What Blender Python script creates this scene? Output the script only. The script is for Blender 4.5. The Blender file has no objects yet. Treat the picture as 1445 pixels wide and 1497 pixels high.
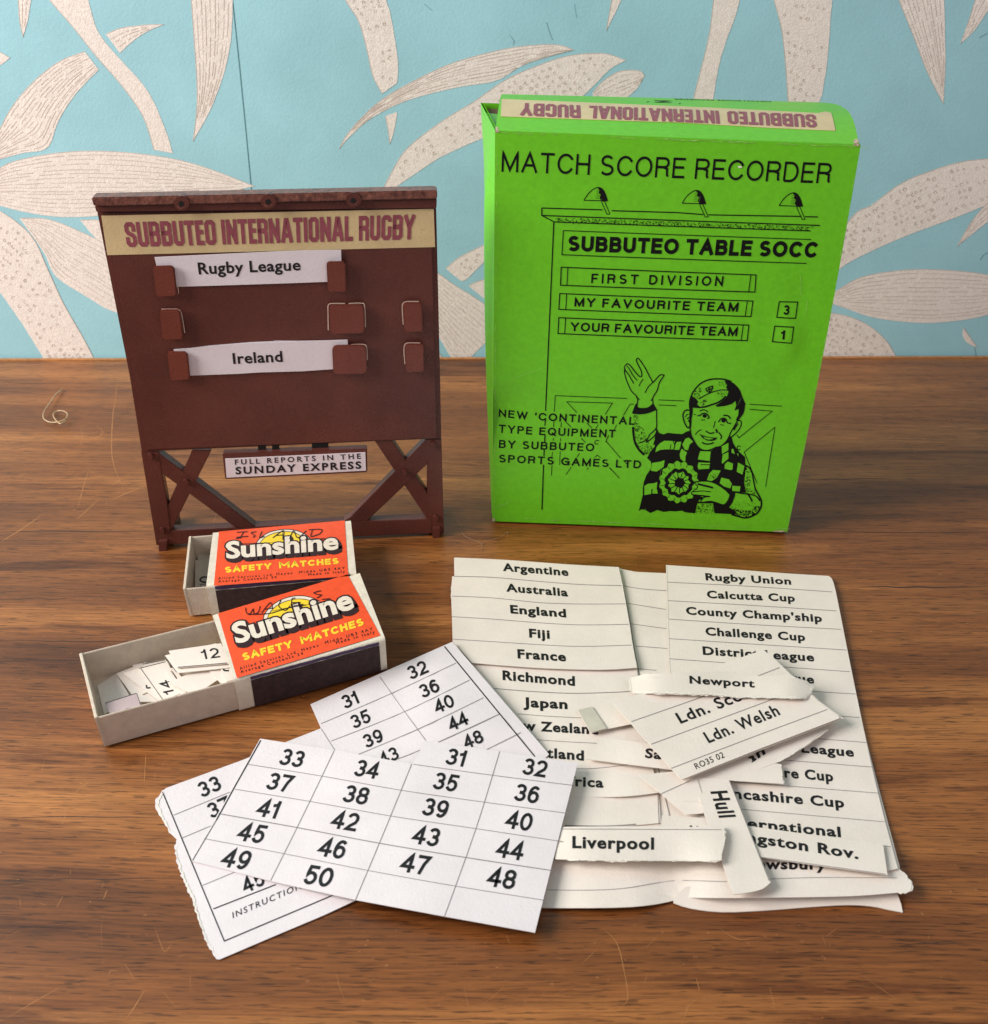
import bpy, bmesh, math, random
import numpy as np
from mathutils import Vector, Matrix
from mathutils.geometry import tessellate_polygon
random.seed(7)
scene = bpy.context.scene
COL = scene.collection

# ------------------------------------------------------------------ camera
# 37.4 mm lens on a 36 mm wide sensor, 242 mm above the table, pitched 32.6 degrees down
FPX, CX, CY = 1500.0, 722.5, 748.5
PITCH, ROLL, CAMH = math.radians(32.6), math.radians(0.4), 0.242
_F = np.array([0, math.cos(PITCH), -math.sin(PITCH)])
_R0 = np.array([1.0, 0, 0]); _U0 = np.array([0, math.sin(PITCH), math.cos(PITCH)])
_R = math.cos(ROLL)*_R0 + math.sin(ROLL)*_U0
_U = -math.sin(ROLL)*_R0 + math.cos(ROLL)*_U0
CAMP = np.array([0, 0, CAMH])
cd = bpy.data.cameras.new('camera'); cam = bpy.data.objects.new('camera', cd); COL.objects.link(cam)
cd.sensor_fit = 'HORIZONTAL'; cd.sensor_width = 36; cd.lens = FPX/1445*36
cd.clip_start = 0.01; cd.clip_end = 50
cam.matrix_world = Matrix(((_R[0], _U[0], -_F[0], 0), (_R[1], _U[1], -_F[1], 0), (_R[2], _U[2], -_F[2], CAMH), (0, 0, 0, 1)))
cd.dof.use_dof = True; cd.dof.focus_distance = 0.37; cd.dof.aperture_fstop = 34
scene.camera = cam

# ------------------------------------------------------------------ light
world = bpy.data.worlds.new('World'); scene.world = world; world.use_nodes = True
bg = world.node_tree.nodes['Background']
bg.inputs['Color'].default_value = (0.90, 0.90, 1.0, 1); bg.inputs['Strength'].default_value = 0.32

def area(name, loc, target, sx, sy, power, col):
    l = bpy.data.lights.new(name, 'AREA'); l.shape = 'RECTANGLE'; l.size = sx; l.size_y = sy
    l.energy = power; l.color = col
    o = bpy.data.objects.new(name, l); COL.objects.link(o); o.location = loc
    o.rotation_euler = (Vector(target)-Vector(loc)).to_track_quat('-Z', 'Y').to_euler()
    return o
area('window_light', (-0.98, 0.06, 0.68), (0.0, 0.42, 0.08), 0.55, 0.65, 22.0, (1.0, 0.97, 0.92))
area('room_light', (0.75, -0.75, 1.35), (0.05, 0.33, 0.05), 0.8, 0.8, 3.6, (1.0, 0.90, 0.80))
scene.view_settings.view_transform = 'Standard'; scene.view_settings.look = 'None'
scene.view_settings.exposure = 0.0; scene.view_settings.gamma = 1.0
scene.render.engine = 'CYCLES'
scene.cycles.max_bounces = 8

# ------------------------------------------------------------------ geometry of the place
def ray(u, v):
    return _F + _R*((u-CX)/FPX) - _U*((v-CY)/FPX)
def pz(u, v, z=0.0):                      # the point of a horizontal plane seen at a photo pixel
    d = ray(u, v); return CAMP + d*((z-CAMH)/d[2])
class Plane:                              # a vertical plane through two points of the table
    def __init__(s, A, B):
        s.O = np.array(A, float); x = np.array(B, float)-s.O; x[2] = 0
        s.L = np.linalg.norm(x); s.X = x/s.L; s.Z = np.array([0, 0, 1.0])
        s.N = np.array([s.X[1], -s.X[0], 0])
    def px(s, u, v, d=0.0):
        P = s.O + s.N*d; r = ray(u, v)
        return CAMP + r*(((P-CAMP) @ s.N)/(r @ s.N))
    def st(s, u, v, d=0.0):
        p = s.px(u, v, d)-s.O; return (p @ s.X, p[2])
    def w(s, a, z, d=0.0):
        return s.O + s.X*a + s.Z*z + s.N*d
    def surf(s, d=0.0):
        return lambda u, v, e: s.px(u, v, d+e)
def zsurf(z):
    return lambda u, v, e: pz(u, v, z+e)
def fsurf(f):
    return lambda u, v, e: pz(u, v, f(u, v)+e)
def ss(x):
    x = max(0.0, min(1.0, x)); return x*x*(3-2*x)

# ------------------------------------------------------------------ materials
def srgb(r, g, b):
    f = lambda c: (c/255/12.92) if c/255 <= 0.04045 else ((c/255+0.055)/1.055)**2.4
    return (f(r), f(g), f(b), 1)
def nt(name):
    m = bpy.data.materials.new(name); m.use_nodes = True
    t = m.node_tree; return m, t, t.nodes['Principled BSDF']
def N(t, kind, **kw):
    n = t.nodes.new(kind)
    for k, v in kw.items():
        if k in n.inputs: n.inputs[k].default_value = v
        else: setattr(n, k, v)
    return n
def mat(name, col, rough=0.6, var=0.06, vscale=60, bump=0.0, bscale=900, spec=0.4, col2=None, coat=0, rvar=0.0):
    m, t, b = nt(name)
    b.inputs['Roughness'].default_value = rough; b.inputs['Specular IOR Level'].default_value = spec
    if coat: b.inputs['Coat Weight'].default_value = coat; b.inputs['Coat Roughness'].default_value = 0.25
    tc = N(t, 'ShaderNodeTexCoord')
    n = N(t, 'ShaderNodeTexNoise', Scale=vscale, Detail=6.0, Roughness=0.65)
    t.links.new(tc.outputs['Object'], n.inputs['Vector'])
    r = N(t, 'ShaderNodeValToRGB'); c = np.array(col[:3])
    lo = c*(1-var*2); hi = np.minimum(c*(1+var*2), 0.95)
    if col2 is not None: lo = np.array(col2[:3])
    r.color_ramp.elements[0].position = 0.3; r.color_ramp.elements[1].position = 0.7
    r.color_ramp.elements[0].color = (*lo, 1); r.color_ramp.elements[1].color = (*hi, 1)
    t.links.new(n.outputs['Fac'], r.inputs['Fac']); t.links.new(r.outputs['Color'], b.inputs['Base Color'])
    if rvar:
        mr = N(t, 'ShaderNodeMapRange'); mr.inputs['To Min'].default_value = rough-rvar; mr.inputs['To Max'].default_value = rough+rvar
        n3 = N(t, 'ShaderNodeTexNoise', Scale=vscale*3, Detail=5.0); t.links.new(tc.outputs['Object'], n3.inputs['Vector'])
        t.links.new(n3.outputs['Fac'], mr.inputs['Value']); t.links.new(mr.outputs['Result'], b.inputs['Roughness'])
    if bump:
        n2 = N(t, 'ShaderNodeTexNoise', Scale=bscale, Detail=4.0, Roughness=0.6)
        t.links.new(tc.outputs['Object'], n2.inputs['Vector'])
        bp = N(t, 'ShaderNodeBump', Strength=bump, Distance=0.0004)
        t.links.new(n2.outputs['Fac'], bp.inputs['Height']); t.links.new(bp.outputs['Normal'], b.inputs['Normal'])
    return m

def wood_material():
    m, t, b = nt('varnished_wood'); L = t.links.new
    tc = N(t, 'ShaderNodeTexCoord')
    wn = N(t, 'ShaderNodeTexNoise', Scale=3.0, Detail=2.0)
    L(tc.outputs['Object'], wn.inputs['Vector'])
    add = N(t, 'ShaderNodeVectorMath', operation='MULTIPLY_ADD')
    L(wn.outputs['Color'], add.inputs[0]); add.inputs[1].default_value = (0.0, 0.022, 0); L(tc.outputs['Object'], add.inputs[2])
    def layer(sx, sy, sc=1.0, det=6.0, rough=0.6, off=0.0):
        mp = N(t, 'ShaderNodeMapping'); mp.inputs['Scale'].default_value = (sx, sy, 1); mp.inputs['Location'].default_value = (off, off*1.7, 0)
        L(add.outputs[0], mp.inputs['Vector'])
        n = N(t, 'ShaderNodeTexNoise', Scale=sc, Detail=det, Roughness=rough); L(mp.outputs['Vector'], n.inputs['Vector']); return n
    broad = layer(2.5, 30.0, det=5.0)
    mid = layer(8.0, 320.0, det=8.0, rough=0.7, off=3.1)
    fine = layer(30.0, 1150.0, det=6.0, rough=0.8, off=5.3)
    pore = layer(120.0, 1700.0, det=2.0, rough=0.5, off=8.3)
    dark = layer(8.0, 80.0, det=7.0, rough=0.62, off=11.7)
    def ramp(src, stops):
        r = N(t, 'ShaderNodeValToRGB'); e = r.color_ramp.elements
        while len(e) < len(stops): e.new(0.5)
        for k, (p, c) in enumerate(stops): e[k].position = p; e[k].color = c
        L(src.outputs['Fac'], r.inputs['Fac']); return r
    g = lambda v: (v, v, v, 1)
    c0 = ramp(broad, [(0.30, srgb(88, 47, 20)), (0.5, srgb(132, 78, 37)), (0.70, srgb(176, 114, 60))])
    def mix(a, bsock, fac, mode='MULTIPLY'):
        x = N(t, 'ShaderNodeMix', data_type='RGBA', blend_type=mode); x.inputs['Factor'].default_value = fac
        L(a, x.inputs['A']); L(bsock, x.inputs['B']); return x.outputs['Result']
    c1 = mix(c0.outputs['Color'], ramp(mid, [(0.30, g(0.72)), (0.5, g(0.98)), (0.70, g(1.16))]).outputs['Color'], 0.65)
    c2 = mix(c1, ramp(fine, [(0.36, g(0.48)), (0.50, g(1.0)), (0.64, g(1.42))]).outputs['Color'], 0.85)
    c3 = mix(c2, ramp(dark, [(0.36, (0.42, 0.33, 0.26, 1)), (0.43, g(1.0)), (1.0, g(1.0))]).outputs['Color'], 0.8)
    c4 = mix(c3, ramp(pore, [(0.36, g(0.25)), (0.42, g(1.0)), (1.0, g(1.0))]).outputs['Color'], 0.75)
    # worn speckles where the varnish is rubbed
    sp = N(t, 'ShaderNodeTexNoise', Scale=420.0, Detail=3.0, Roughness=0.7); L(tc.outputs['Object'], sp.inputs['Vector'])
    sr = ramp(sp, [(0.66, g(0.0)), (0.74, g(1.0)), (1.0, g(1.0))])
    mx = N(t, 'ShaderNodeMix', data_type='RGBA', blend_type='MIX')
    fm = N(t, 'ShaderNodeMath', operation='MULTIPLY'); fm.inputs[1].default_value = 0.30
    L(sr.outputs['Color'], fm.inputs[0]); L(fm.outputs[0], mx.inputs['Factor']); L(c4, mx.inputs['A']); mx.inputs['B'].default_value = srgb(196, 142, 92)
    L(mx.outputs['Result'], b.inputs['Base Color'])
    rn = N(t, 'ShaderNodeTexNoise', Scale=18.0, Detail=6.0, Roughness=0.7); L(tc.outputs['Object'], rn.inputs['Vector'])
    mr = N(t, 'ShaderNodeMapRange'); mr.inputs['To Min'].default_value = 0.22; mr.inputs['To Max'].default_value = 0.40
    L(rn.outputs['Fac'], mr.inputs['Value']); L(mr.outputs['Result'], b.inputs['Roughness'])
    b.inputs['Specular IOR Level'].default_value = 0.38
    bp = N(t, 'ShaderNodeBump', Strength=0.5, Distance=0.00025); L(fine.outputs['Fac'], bp.inputs['Height']); L(bp.outputs['Normal'], b.inputs['Normal'])
    return m

M = {}
M['wood'] = wood_material()
M['scratch'] = mat('scratch', srgb(172, 116, 68), 0.5, 0.15, 300)
M['scratch_dark'] = mat('dark_scratch', srgb(60, 38, 28), 0.5, 0.15, 300)
M['wall'] = mat('aqua_wallpaper', srgb(160, 209, 220), 0.75, 0.045, 14, bump=0.25, bscale=700)
M['leaf'] = mat('flocked_cream', srgb(238, 228, 220), 0.85, 0.05, 500, bump=0.6, bscale=1200)
M['leafink'] = mat('grey_brown_ink', srgb(206, 190, 178), 0.85, 0.10, 200)
M['seam'] = mat('seam_shadow', srgb(84, 132, 140), 0.8)  # darker aqua for the joint between the wallpaper strips
M['scuff'] = mat('wall_scuff', srgb(118, 160, 168), 0.8)
M['plastic'] = mat('maroon_plastic', srgb(96, 51, 43), 0.27, 0.06, 26, bump=0.35, bscale=1800, spec=0.45, col2=srgb(78, 40, 35), rvar=0.08)
M['plastic_top'] = mat('scuffed_maroon_plastic', srgb(128, 80, 66), 0.30, 0.1, 420, bump=1.0, bscale=500, spec=0.6, col2=srgb(66, 34, 30))
M['clip'] = mat('maroon_clip_plastic', srgb(108, 52, 41), 0.24, 0.06, 60, bump=0.3, bscale=1800, spec=0.6)  # lighter copy of the panel plastic, painting the light the clips catch
M['hole'] = mat('dark_hole', (0.006, 0.005, 0.005, 1), 0.8)
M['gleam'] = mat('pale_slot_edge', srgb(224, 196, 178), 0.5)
M['sticker'] = mat('yellowed_sticker', srgb(206, 184, 138), 0.38, 0.07, 40, bump=0.2, spec=0.5)
M['sticker_ink'] = mat('faded_maroon_ink', srgb(142, 74, 84), 0.45, 0.10, 500)
M['card'] = mat('white_card', srgb(222, 213, 218), 0.55, 0.02, 60, bump=0.15)
M['paper'] = mat('cream_card', srgb(226, 214, 203), 0.62, 0.03, 45, bump=0.25, bscale=1200)
M['paper_w'] = mat('white_paper_card', srgb(220, 211, 212), 0.6, 0.03, 45, bump=0.25, bscale=1200)
M['bruise'] = mat('bruised_card', srgb(190, 172, 148), 0.9, 0.2, 900, bump=1.0, bscale=2500)
M['paper_core'] = mat('torn_paper_core', srgb(236, 228, 216), 0.9, 0.04, 500, bump=1.0, bscale=2500)
M['mauve'] = mat('mauve_grey_card', srgb(176, 156, 156), 0.7, 0.03, 100)  # purplish grey tone puts the front light's shading into the card colour
M['paper_back'] = mat('grey_card_back', srgb(190, 184, 168), 0.8, 0.04, 200)
M['ink'] = mat('black_ink', srgb(20, 17, 20), 0.6, 0.08, 600)
M['line'] = mat('thin_grey_ink', srgb(128, 122, 122), 0.6)
M['green'] = mat('green_cardboard', srgb(104, 190, 34), 0.36, 0.04, 420, bump=0.12, bscale=900, spec=0.28, coat=0.0)
M['green_pale'] = mat('pale_green_crease', srgb(150, 196, 100), 0.6, 0.2, 500)
M['brown_card'] = mat('raw_brown_card', srgb(110, 88, 66), 0.9, 0.2, 300)
M['box_ink'] = mat('box_black_ink', srgb(9, 10, 9), 0.6, 0.05, 300, spec=0.2)
M['tray'] = mat('grey_board', srgb(206, 190, 172), 0.85, 0.05, 260, bump=0.6, bscale=1500)
M['sleeve'] = mat('white_board', srgb(218, 208, 190), 0.8, 0.06, 200, bump=0.4, bscale=1200)
M['orange'] = mat('orange_label', srgb(234, 84, 44), 0.45, 0.05, 500, bump=0.15)
M['yellow'] = mat('yellow_ink', srgb(238, 204, 52), 0.45, 0.04, 500)
M['cream_ink'] = mat('cream_ink', srgb(226, 214, 196), 0.5, 0.04, 500)
M['brownblack'] = mat('brown_black_ink', srgb(50, 30, 32), 0.5, 0.1, 400)
M['purple'] = mat('purple_paper', srgb(72, 50, 88), 0.6, 0.15, 400)
M['striker'] = mat('striking_strip', srgb(58, 38, 38), 0.75, 0.25, 500, bump=1.0, bscale=3000)
M['fibre'] = mat('pale_fibre', srgb(160, 130, 105), 0.6)
M['thread'] = mat('clear_thread', srgb(186, 156, 116), 0.25, spec=0.8)
M['penink'] = mat('pen_ink', srgb(22, 16, 24), 0.5)

# ------------------------------------------------------------------ object helpers
def mesh_obj(name, verts, faces, m, parent=None, smooth=False):
    me = bpy.data.meshes.new(name)
    o = bpy.data.objects.new(name, me); COL.objects.link(o)
    off = np.zeros(3)
    if parent is not None:
        o.parent = parent; off = np.array(parent['_w'])
    V = [tuple(np.array(v)-off) for v in verts]
    me.from_pydata(V, [], faces); me.materials.append(m)
    if smooth: me.polygons.foreach_set('use_smooth', [True]*len(me.polygons))
    me.validate(); me.update()
    o['_w'] = tuple(float(x) for x in off)
    return o
def thing(name, label, cat, loc, group=None):
    o = bpy.data.objects.new(name, None); COL.objects.link(o); o.empty_display_size = 0.01
    o.location = tuple(float(x) for x in loc); o['_w'] = tuple(float(x) for x in loc)
    o['label'] = label; o['category'] = cat
    if group: o['group'] = group
    return o
def tag(o, label, cat, group=None):
    o['label'] = label; o['category'] = cat
    if group: o['group'] = group
    return o
def fix_normals(o):
    bm = bmesh.new(); bm.from_mesh(o.data); bmesh.ops.recalc_face_normals(bm, faces=bm.faces[:]); bm.to_mesh(o.data); bm.free()
def bevel(o, w, seg=2):
    bm = bmesh.new(); bm.from_mesh(o.data); bmesh.ops.recalc_face_normals(bm, faces=bm.faces[:])
    es = [e for e in bm.edges if len(e.link_faces) == 2 and e.calc_face_angle(0) > 0.5]
    bmesh.ops.bevel(bm, geom=es, offset=w, segments=seg, affect='EDGES', clamp_overlap=True)
    bmesh.ops.triangulate(bm, faces=[f for f in bm.faces if len(f.verts) > 4])
    bm.to_mesh(o.data); bm.free()
def prism(name, pl, pts, d0, d1, m, parent, bev=0.0, dpx=None):
    """pts: photo pixels of the front outline on plane offset dpx (default d1); extruded back to d0"""
    dd = d1 if dpx is None else dpx
    st = [pl.st(u, v, dd) for u, v in pts]; n = len(st)
    V = [pl.w(a, z, d1) for a, z in st] + [pl.w(a, z, d0) for a, z in st]
    F = [tuple(range(n)), tuple(range(2*n-1, n-1, -1))] + [(i, i+n, (i+1) % n+n, (i+1) % n) for i in range(n)]
    o = mesh_obj(name, V, F, m, parent); fix_normals(o)
    if bev: bevel(o, bev)
    return o
def rrect(pts, r=0.22, n=4):
    """round the corners of a four cornered outline"""
    out = []
    P = [np.array(p, float) for p in pts]
    for i in range(4):
        p, a, b = P[i], P[i-1], P[(i+1) % 4]
        L = min(np.linalg.norm(a-p), np.linalg.norm(b-p))*r
        s = p+(a-p)/np.linalg.norm(a-p)*L; e = p+(b-p)/np.linalg.norm(b-p)*L
        for k in range(n+1):
            t = k/n; out.append(tuple((1-t)**2*s+2*t*(1-t)*p+t*t*e))
    return out

# ------------------------------------------------------------------ flat print: all outlines drawn as real thin geometry
def catmull(pts, n=6, closed=False):
    P = [np.array(p, float) for p in pts]
    if len(P) < 3: return [tuple(p) for p in P]
    out = []; m = len(P); rng = m if closed else m-1
    for i in range(rng):
        p1, p2 = P[i], P[(i+1) % m]
        p0 = P[i-1] if (i > 0 or closed) else p1
        p3 = P[(i+2) % m] if (i+2 < m or closed) else p2
        for k in range(n):
            t = k/n
            out.append(tuple(0.5*((2*p1)+(-p0+p2)*t+(2*p0-5*p1+4*p2-p3)*t*t+(-p0+3*p1-3*p2+p3)*t**3)))
    if not closed: out.append(tuple(P[-1]))
    return out
def poly(pts, holes=()):
    loops = [[Vector((p[0], p[1], 0)) for p in pts]]+[[Vector((p[0], p[1], 0)) for p in h] for h in holes]
    T = tessellate_polygon(loops); V = [tuple(p) for p in pts]
    for h in holes: V += [tuple(p) for p in h]
    return V, [tuple(t) for t in T]
def ribbon(pts, w, closed=False, step=14.0, taper=False, caps=True):
    P = [np.array(p, float) for p in pts]
    if closed: P = P+[P[0]]
    Q = [P[0]]
    for a, b in zip(P, P[1:]):
        d = np.linalg.norm(b-a)
        if d < 1e-6: continue
        k = max(1, int(d/step))
        Q += [a+(b-a)*i/k for i in range(1, k+1)]
    if len(Q) < 2: return [], []
    n = len(Q); V = []; F = []
    for i in range(n):
        if closed:
            a = Q[i-1] if i > 0 else Q[-2]; b = Q[i+1] if i < n-1 else Q[1]
        else:
            a = Q[max(0, i-1)]; b = Q[min(n-1, i+1)]
        d1 = Q[i]-a; d2 = b-Q[i]
        l1, l2 = np.linalg.norm(d1), np.linalg.norm(d2)
        if l1 < 1e-9: d1 = d2; l1 = l2
        if l2 < 1e-9: d2 = d1; l2 = l1
        d1 = d1/l1; d2 = d2/l2; t = d1+d2; tl = np.linalg.norm(t)
        if tl < 1e-6: t = d1; tl = 1
        t = t/tl; nn = np.array([-t[1], t[0]])
        c = max(0.45, abs(nn @ np.array([-d1[1], d1[0]])))
        ww = w/2/c
        if taper: ww *= max(0.12, math.sin(math.pi*(i+0.3)/(n-0.4)))
        V += [tuple(Q[i]+nn*ww), tuple(Q[i]-nn*ww)]
        if i: F.append((2*i-2, 2*i-1, 2*i+1, 2*i))
    return V, F
def decal(name, prims, S, m, parent, e0=0.00010, de=0.000004, labeled=None):
    """prims: list of (verts, faces) in photo pixels, laid on the surface S, each a few microns above the last"""
    V = []; F = []
    for k, (v, f) in enumerate(prims):
        b = len(V); e = e0+(k % 12)*de
        V += [S(p[0], p[1], e) for p in v]
        F += [tuple(i+b for i in q) for q in f]
    if not V: return None
    o = mesh_obj(name, V, F, m, parent)
    # face every print towards the viewer's side of its surface
    me = o.data; bm = bmesh.new(); bm.from_mesh(me); off = Vector(o['_w']); cp = Vector(CAMP)
    fl = [f for f in bm.faces if f.normal.dot(cp-off-f.calc_center_median()) < 0]
    bmesh.ops.reverse_faces(bm, faces=fl); bm.to_mesh(me); bm.free()
    if labeled: o['label'] = labeled
    return o

# glyph outlines of Blender's built-in humanist face
_gc = {}
def glyph_mesh(s, space=1.0):
    k = (s, space)
    if k in _gc: return _gc[k]
    cu = bpy.data.curves.new('t', 'FONT'); cu.body = s; cu.space_character = space; cu.resolution_u = 3
    ob = bpy.data.objects.new('t', cu); COL.objects.link(ob)
    bpy.context.view_layer.update()
    me = bpy.data.meshes.new_from_object(ob.evaluated_get(bpy.context.evaluated_depsgraph_get()))
    V = np.array([(v.co.x, v.co.y) for v in me.vertices]); F = [tuple(p.vertices) for p in me.polygons]
    bpy.data.objects.remove(ob); bpy.data.curves.remove(cu); bpy.data.meshes.remove(me)
    # boundary edges, oriented, for emboldening
    from collections import Counter
    vi = {}; idx = []
    for v in V:
        key = (round(v[0], 5), round(v[1], 5)); idx.append(vi.setdefault(key, len(vi)))
    U = np.array(list(vi.keys())); F = [tuple(dict.fromkeys(idx[i] for i in f)) for f in F]; F = [f for f in F if len(f) > 2]
    FF = []
    for f in F:
        a = sum(U[f[i]][0]*U[f[(i+1) % len(f)]][1]-U[f[(i+1) % len(f)]][0]*U[f[i]][1] for i in range(len(f)))
        FF.append(f if a > 0 else tuple(reversed(f)))
    E = Counter(); O = {}
    for f in FF:
        for i in range(len(f)):
            a, b = f[i], f[(i+1) % len(f)]; E[frozenset((a, b))] += 1; O[frozenset((a, b))] = (a, b)
    B = [O[e] for e, c in E.items() if c == 1]
    _gc[k] = (U, FF, B); return _gc[k]
CAPH = None
def gtext(s, p0, p1, up, up1=None, bold=0.0, boldy=None, space=1.0):
    """text between baseline ends p0, p1 (photo pixels) with cap height vector up (up1 at the far end)"""
    global CAPH
    if CAPH is None:
        U, _, _ = glyph_mesh('H'); CAPH = U[:, 1].max()
    U, F, B = glyph_mesh(s, space)
    x0, x1 = U[:, 0].min(), U[:, 0].max()
    up1 = up if up1 is None else up1
    p0 = np.array(p0, float); p1 = np.array(p1, float); up = np.array(up, float); up1 = np.array(up1, float)
    def mp(q):
        a = (q[0]-x0)/(x1-x0); h = q[1]/CAPH
        return tuple(p0+(p1-p0)*a+(up*(1-a)+up1*a)*h)
    prims = [([mp(q) for q in U], F)]
    if bold:
        by = bold if boldy is None else boldy
        nx = {}; 
        for a, b in B:
            d = U[b]-U[a]; l = np.linalg.norm(d)+1e-12; n = np.array([d[1], -d[0]])/l
            nx.setdefault(a, []).append(n); nx.setdefault(b, []).append(n)
        off = {}
        for i, ns in nx.items():
            n = sum(ns); l = np.linalg.norm(n)
            n = n/l if l > 1e-6 else ns[0]
            c = max(0.5, float(n @ ns[0])); off[i] = n/c*np.array([bold, by])
        ov = []; of = []; ids = {}
        for i in off: ids[i] = len(ov); ov.append(mp(U[i])); ov.append(mp(U[i]+off[i]))
        for a, b in B: of.append((ids[a], ids[b], ids[b]+1, ids[a]+1))
        prims.append((ov, of))
    return prims

# a plain grotesque drawn with strokes, for digits and capitals
def arc(cx, cy, rx, ry, a0, a1, n=10):
    return [(cx+rx*math.cos(math.radians(a0+(a1-a0)*i/n)), cy+ry*math.sin(math.radians(a0+(a1-a0)*i/n))) for i in range(n+1)]
G = {
 '0': (0.7, [arc(.5, .5, .5, .5, 0, 360, 24)]),
 '1': (0.4, [[(.9, 0), (.9, 1)], [(.86, .95), (.6, .80), (.0, .76)]]),
 '2': (0.7, [arc(.5, .70, .48, .30, 165, 0, 9)[:-1]+[(.97, .66), (.85, .46), (.35, .22), (.06, 0), (1, 0)]]),
 '3': (0.7, [arc(.47, .745, .43, .255, 160, -80, 12)+[(.38, .52)], [(.38, .53), (.5, .53)]+arc(.48, .265, .48, .265, 82, -165, 13)]),
 '4': (0.74, [[(.72, 0), (.72, 1), (.0, .27), (1.0, .27)]]),
 '5': (0.7, [[(.92, 1), (.22, 1), (.10, .50)]+arc(.47, .32, .47, .32, 140, -160, 14)]),
 '6': (0.7, [arc(.5, .32, .46, .32, 0, 360, 20), arc(.55, .5, .50, .5, 48, 190, 12)]),
 '7': (0.68, [[(0, 1), (1, 1), (.62, .55), (.38, 0)]]),
 '8': (0.7, [arc(.5, .27, .48, .27, 0, 360, 20), arc(.5, .76, .42, .24, 0, 360, 18)]),
 '9': (0.7, [arc(.5, .68, .46, .32, 0, 360, 20), arc(.45, .5, .50, .5, -132, 10, 12)]),
 'A': (0.92, [[(0, 0), (.5, 1), (1, 0)], [(.2, .34), (.8, .34)]]),
 'B': (0.8, [[(0, 0), (0, 1), (.6, 1)]+arc(.62, .765, .30, .235, 90, -90, 7)+[(0, .53)], [(.6, .53)]+arc(.66, .265, .34, .265, 90, -90, 7)+[(0, 0)]]),
 'C': (0.9, [arc(.54, .5, .54, .5, 36, 324, 18)]),
 'D': (0.86, [[(0, 0), (0, 1), (.45, 1)]+arc(.45, .5, .55, .5, 90, -90, 12)+[(0, 0)]]),
 'E': (0.72, [[(1, 0), (0, 0), (0, 1), (1, 1)], [(0, .53), (.9, .53)]]),
 'F': (0.68, [[(0, 0), (0, 1), (1, 1)], [(0, .5), (.85, .5)]]),
 'G': (0.94, [arc(.52, .5, .52, .5, 45, 350, 18)+[(1.0, .46), (.58, .46)], [(1.0, .46), (1.0, 0)]]),
 'H': (0.82, [[(0, 0), (0, 1)], [(1, 0), (1, 1)], [(0, .52), (1, .52)]]),
 'I': (.001, [[(.5, 0), (.5, 1)]]),
 'J': (0.6, [[(1, 1), (1, .3)]+arc(.5, .26, .5, .26, 0, -180, 8)]),
 'L': (0.66, [[(0, 1), (0, 0), (1, 0)]]),
 'M': (0.98, [[(0, 0), (0, 1), (.5, .05), (1, 1), (1, 0)]]),
 'N': (0.84, [[(0, 0), (0, 1), (1, 0), (1, 1)]]),
 'O': (0.98, [arc(.5, .5, .5, .5, 0, 360, 26)]),
 'P': (0.76, [[(0, 0), (0, 1), (.6, 1)]+arc(.65, .75, .35, .25, 90, -90, 8)+[(0, .5)]]),
 'Q': (0.98, [arc(.5, .5, .5, .5, 0, 360, 26), [(.62, .25), (.98, -.06)]]),
 'R': (0.82, [[(0, 0), (0, 1), (.6, 1)]+arc(.65, .755, .33, .245, 90, -90, 8)+[(0, .51)], [(.6, .5), (.9, .42), (.92, .1), (1, 0)]]),
 'S': (0.78, [arc(.5, .755, .44, .245, 30, 240, 11)+[(.5, .51)]+arc(.5, .25, .5, .25, 70, -150, 12)]),
 'T': (0.8, [[(0, 1), (1, 1)], [(.5, 1), (.5, 0)]]),
 'U': (0.82, [[(0, 1), (0, .32)]+arc(.5, .32, .5, .32, 180, 360, 10)+[(1, 1)]]),
 'V': (0.88, [[(0, 1), (.5, 0), (1, 1)]]),
 'W': (1.25, [[(0, 1), (.25, 0), (.5, .95), (.75, 0), (1, 1)]]),
 'X': (0.84, [[(0, 0), (1, 1)], [(0, 1), (1, 0)]]),
 'Y': (0.86, [[(0, 1), (.5, .45), (1, 1)], [(.5, .45), (.5, 0)]]),
 'Z': (0.76, [[(0, 1), (1, 1), (0, 0), (1, 0)]]),
 "'": (.1, [[(.5, 1), (.2, .75)]]), 'm': (1.25, [[(0, 0), (0, 1), (.5, .38), (1, 1), (1, 0)]]),
 '.': (.001, [[(.5, 0), (.5, .02)]]),
}
def sq(pts):     # squared, chamfered bowls for the condensed face
    return pts
C = .24
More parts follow.
